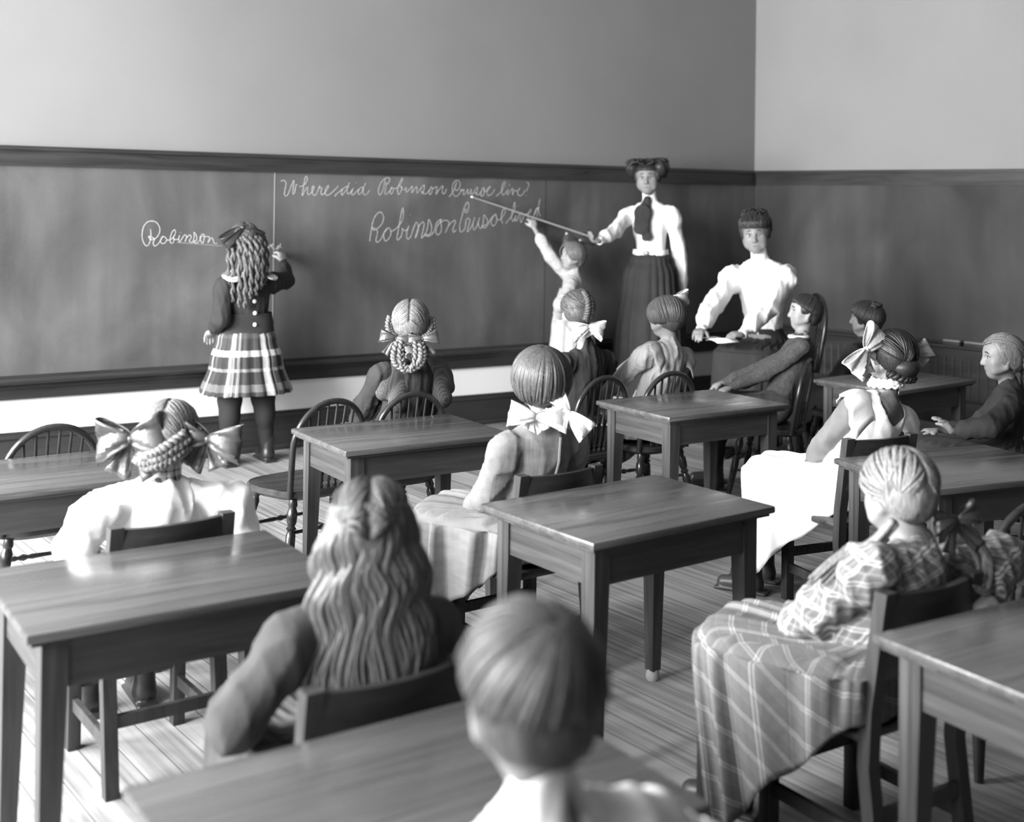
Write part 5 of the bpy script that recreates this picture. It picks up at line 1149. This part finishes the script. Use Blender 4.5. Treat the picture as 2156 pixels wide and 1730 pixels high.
# girl with dark ribbon bows and pinafore
p = Person('seated girl in white pinafore with crossed braids and huge dark ribbon bows, at left', 1.115, 2.95, -6, hh=.172, head=(1.155, 2.905, .785), hrot=(-36, -10, 2), sh=(1.135, 2.895, .625), sw=.15, hip=.40, build=1.02,
           larm=(1.0, 3.16, .46), rarm=(1.28, 3.16, .46), lpole=(-1, -.4, -.5))
p.body(); p.top('dress_bodice', M['checkc'], off=.010, puff=.012, collar=.8); p.legwear('stocking', 'shoe', .5)
p.top('pinafore_bodice', M['whitecloth'], off=.022, collar=False, sleeves=False, blouse=.012, wr=(.004, 40), seed=3)
for sx, ln in ((-1, .15), (1, .12)):
    S = SDF(.0055); a = p.sh + np.array([sx * .07, -.01, -.012]); b_ = p.sh + np.array([sx * .175, -.01, -.045])
    S.cap(a, b_, .040, .050, .03); S.cap(b_, b_ + np.array([sx * .030, .01, -.07]), .050, .045, .03); S.cap(b_ + np.array([sx * .03, .01, -.09]), b_ + np.array([sx * .005, .01, -ln]), .045, .03, .02)
    S.disp = wrinkle(.005, 70, 7, (1.3, 1.3, .6)); sdf_obj('pinafore_sleeve', S, M['whitecloth'], p.root)
p.skirt_seated(M['checkd'], hem=.12, wid=.18, flare=.03, pleats=16)
mb = MB(); p.centre_part(mb, (-.75, -.5, -.40), (.75, -.5, -.40), 44, jit=.05)
braid(mb, [p.H((-.34, -.30, -.30)), p.H((-.16, -.50, -.33)), p.H((.10, -.55, -.20)), p.H((.34, -.40, .02))], .0165, 5, 1)
braid(mb, [p.H((-.25, -.40, -.40)), p.H((0, -.54, -.36)), p.H((.25, -.46, -.20)), p.H((.38, -.25, -.05))], .0155, 5, 1)
p.scalp(M['hmid'], back=-.34, extra=mb)
bow(p.root, p.H((-.44, -.42, -.06)), p.R @ np.array([1, -.2, .12]), (0, 0, 1), .088, M['brownribbon'], wide=1.45, up_tilt=(.05, .1), tail_len=1.15)
bow(p.root, p.H((.62, -.30, -.02)), p.R @ np.array([1, -.2, -.08]), (0, 0, 1), .088, M['brownribbon'], wide=1.25, up_tilt=(.1, .0), tail_len=.9, seed=6)

# girl with long wavy hair
p = Person('girl with very long wavy loose hair and dark grey dress, seen from behind', 1.035, 1.83, -4, hh=.172, head=(1.05, 1.755, .812), hrot=(-32, -3, 0), sh=(1.06, 1.765, .66), sw=.125, hip=.40,
           larm=(.905, 1.92, .47), rarm=(1.19, 1.98, .46), lpole=(-1, -.6, -.3))
p.vol = 1.03; p.body(); p.top('dress_bodice', M['slatecloth'], off=.016, puff=.024, collar=.4, blouse=.012, wr=(.005, 40), seed=12, shoulder_puff=.012); p.cuffs(M['whitecloth'], r=.024, w_=.035); p.skirt_seated(M['slatecloth'], hem=.14); p.legwear()
mb = MB(); p.centre_part(mb, (-.55, -.80, .25), (.55, -.80, .25), 50, jit=.05, lift=.05, rad=.004)
bk0 = p.R @ np.array([0, -1, 0]); rt0 = p.R @ np.array([1, 0, 0])
for i in range(330):
    u_ = RNG.uniform(-1, 1); lay = RNG.rand(); rt_ = math.sqrt(max(0, 1 - u_ * u_))
    a = p.hc((u_ * .97, -.25 - .5 * rt_, .62), 1.0 + .03 * lay)
    b_ = p.hd + rt0 * (u_ * .084) + bk0 * (.062 * rt_ + .012 + .016 * lay) + np.array([0, 0, -.02])
    c = p.hd + rt0 * (u_ * .100) + bk0 * (.056 * rt_ + .020 + .02 * lay) + np.array([0, 0, -.12])
    zl = -.215 - .08 * RNG.rand() - .03 * (1 - abs(u_)); d = p.hd + rt0 * (u_ * .096 + .008 * RNG.normal()) + bk0 * (.045 * rt_ + .036 + .02 * lay) + np.array([0, 0, zl])
    wavy(mb, [a, b_, c, d], .0052 + .003 * RNG.rand(), rt0, .006 + .004 * RNG.rand(), 3.0, 4 * u_ + 1.6 * RNG.rand() + 2 * lay)
p.scalp(M['hbrown'], back=-.42, extra=mb, sides=-.2)

# checked dress girl
p = Person('girl in checked dress with two loose ponytails turned on her chair, right foreground', 2.115, 1.58, 22, hh=.178, head=(2.195, 1.52, .775), hrot=(-14, -20, 6), sh=(2.20, 1.475, .62), sw=.135, hip=.40,
           larm=(2.085, 1.735, .43), rarm=(2.34, 1.41, .56), lpole=(-1, -.4, -.2), rpole=(1, .2, .35), lup=(.91, -.38, -.06), thigh=.255)
p.body(); p.top('dress_bodice', M['windowtop'], off=.016, puff=.034, collar=.35, blouse=.014, wr=(.006, 32), seed=14, shoulder_puff=.018, sleeve_end=.9); p.legwear('stocking', 'boot', .5)
p.skirt_seated(M['window'], hem=.06, wid=.17, pleats=15, amp=.09, flare=-.035, spread=.4)
mb = MB(); p.centre_part(mb, (-.72, -.55, -.55), (.72, -.55, -.55), 44, jit=.06, lift=.03)
tails_of(mb, p, [p.W(p.H((-.38, -.34, -.36))), (2.085, 1.505, .688), (2.035, 1.535, .664), (1.992, 1.575, .61)], .0085, 16, .008, amp=.25, turns=1)
tails_of(mb, p, [p.W(p.H((.42, -.32, -.34))), (2.325, 1.44, .70), (2.365, 1.42, .64), (2.33, 1.40, .585), (2.29, 1.41, .60)], .0085, 16, .008, amp=.25, turns=1)
p.scalp(M['hfair'], back=-.36, extra=mb)
bow(p.root, p.H((.50, -.36, -.34)), p.R @ np.array([.8, -.3, .2]), (0, 0, 1), .05, M['darkribbon'], wide=1.2, tail_len=1.5)

# boy nearest the camera
p = Person('blurred short-haired boy in white shirt nearest the camera, seen from behind', .80, .96, -10, hh=.170, head=(.745, .935, .885), hrot=(-20, -4, 0), sh=(.762, .93, .715), sw=.112, hip=.40, larm=(.68, 1.08, .61), rarm=(.94, 1.08, .61), skin='skin2')
p.vol = 1.0; p.body(); p.top('shirt', M['whitecloth'], off=.014, puff=.014, collar=.6, blouse=.01, wr=(.006, 40), seed=21, sleeve_end=1.0); p.legwear('stocking', 'shoe', .3)
S = SDF(.006)
for sd in 'lr':
    h_, kn, an = p.legs[sd]; S.cap(h_, kn, .075, .058, .03); S.cap(kn, kn * .75 + an * .25, .056, .056, .02)
S.ell(p.hip + np.array([0, 0, .02]), (.11, .09, .08)); S.disp = wrinkle(.004, 40, 3); sdf_obj('knee_trousers', S, M['suit'], p.root)
mb = MB(); p.fall(mb, 120, (.2, -.5, .8), -.3, .5, turn=60, rad=.004, r1=1.03, jit=.02)
p.scalp(M['hbrown'], back=-.22, extra=mb, sides=.0)
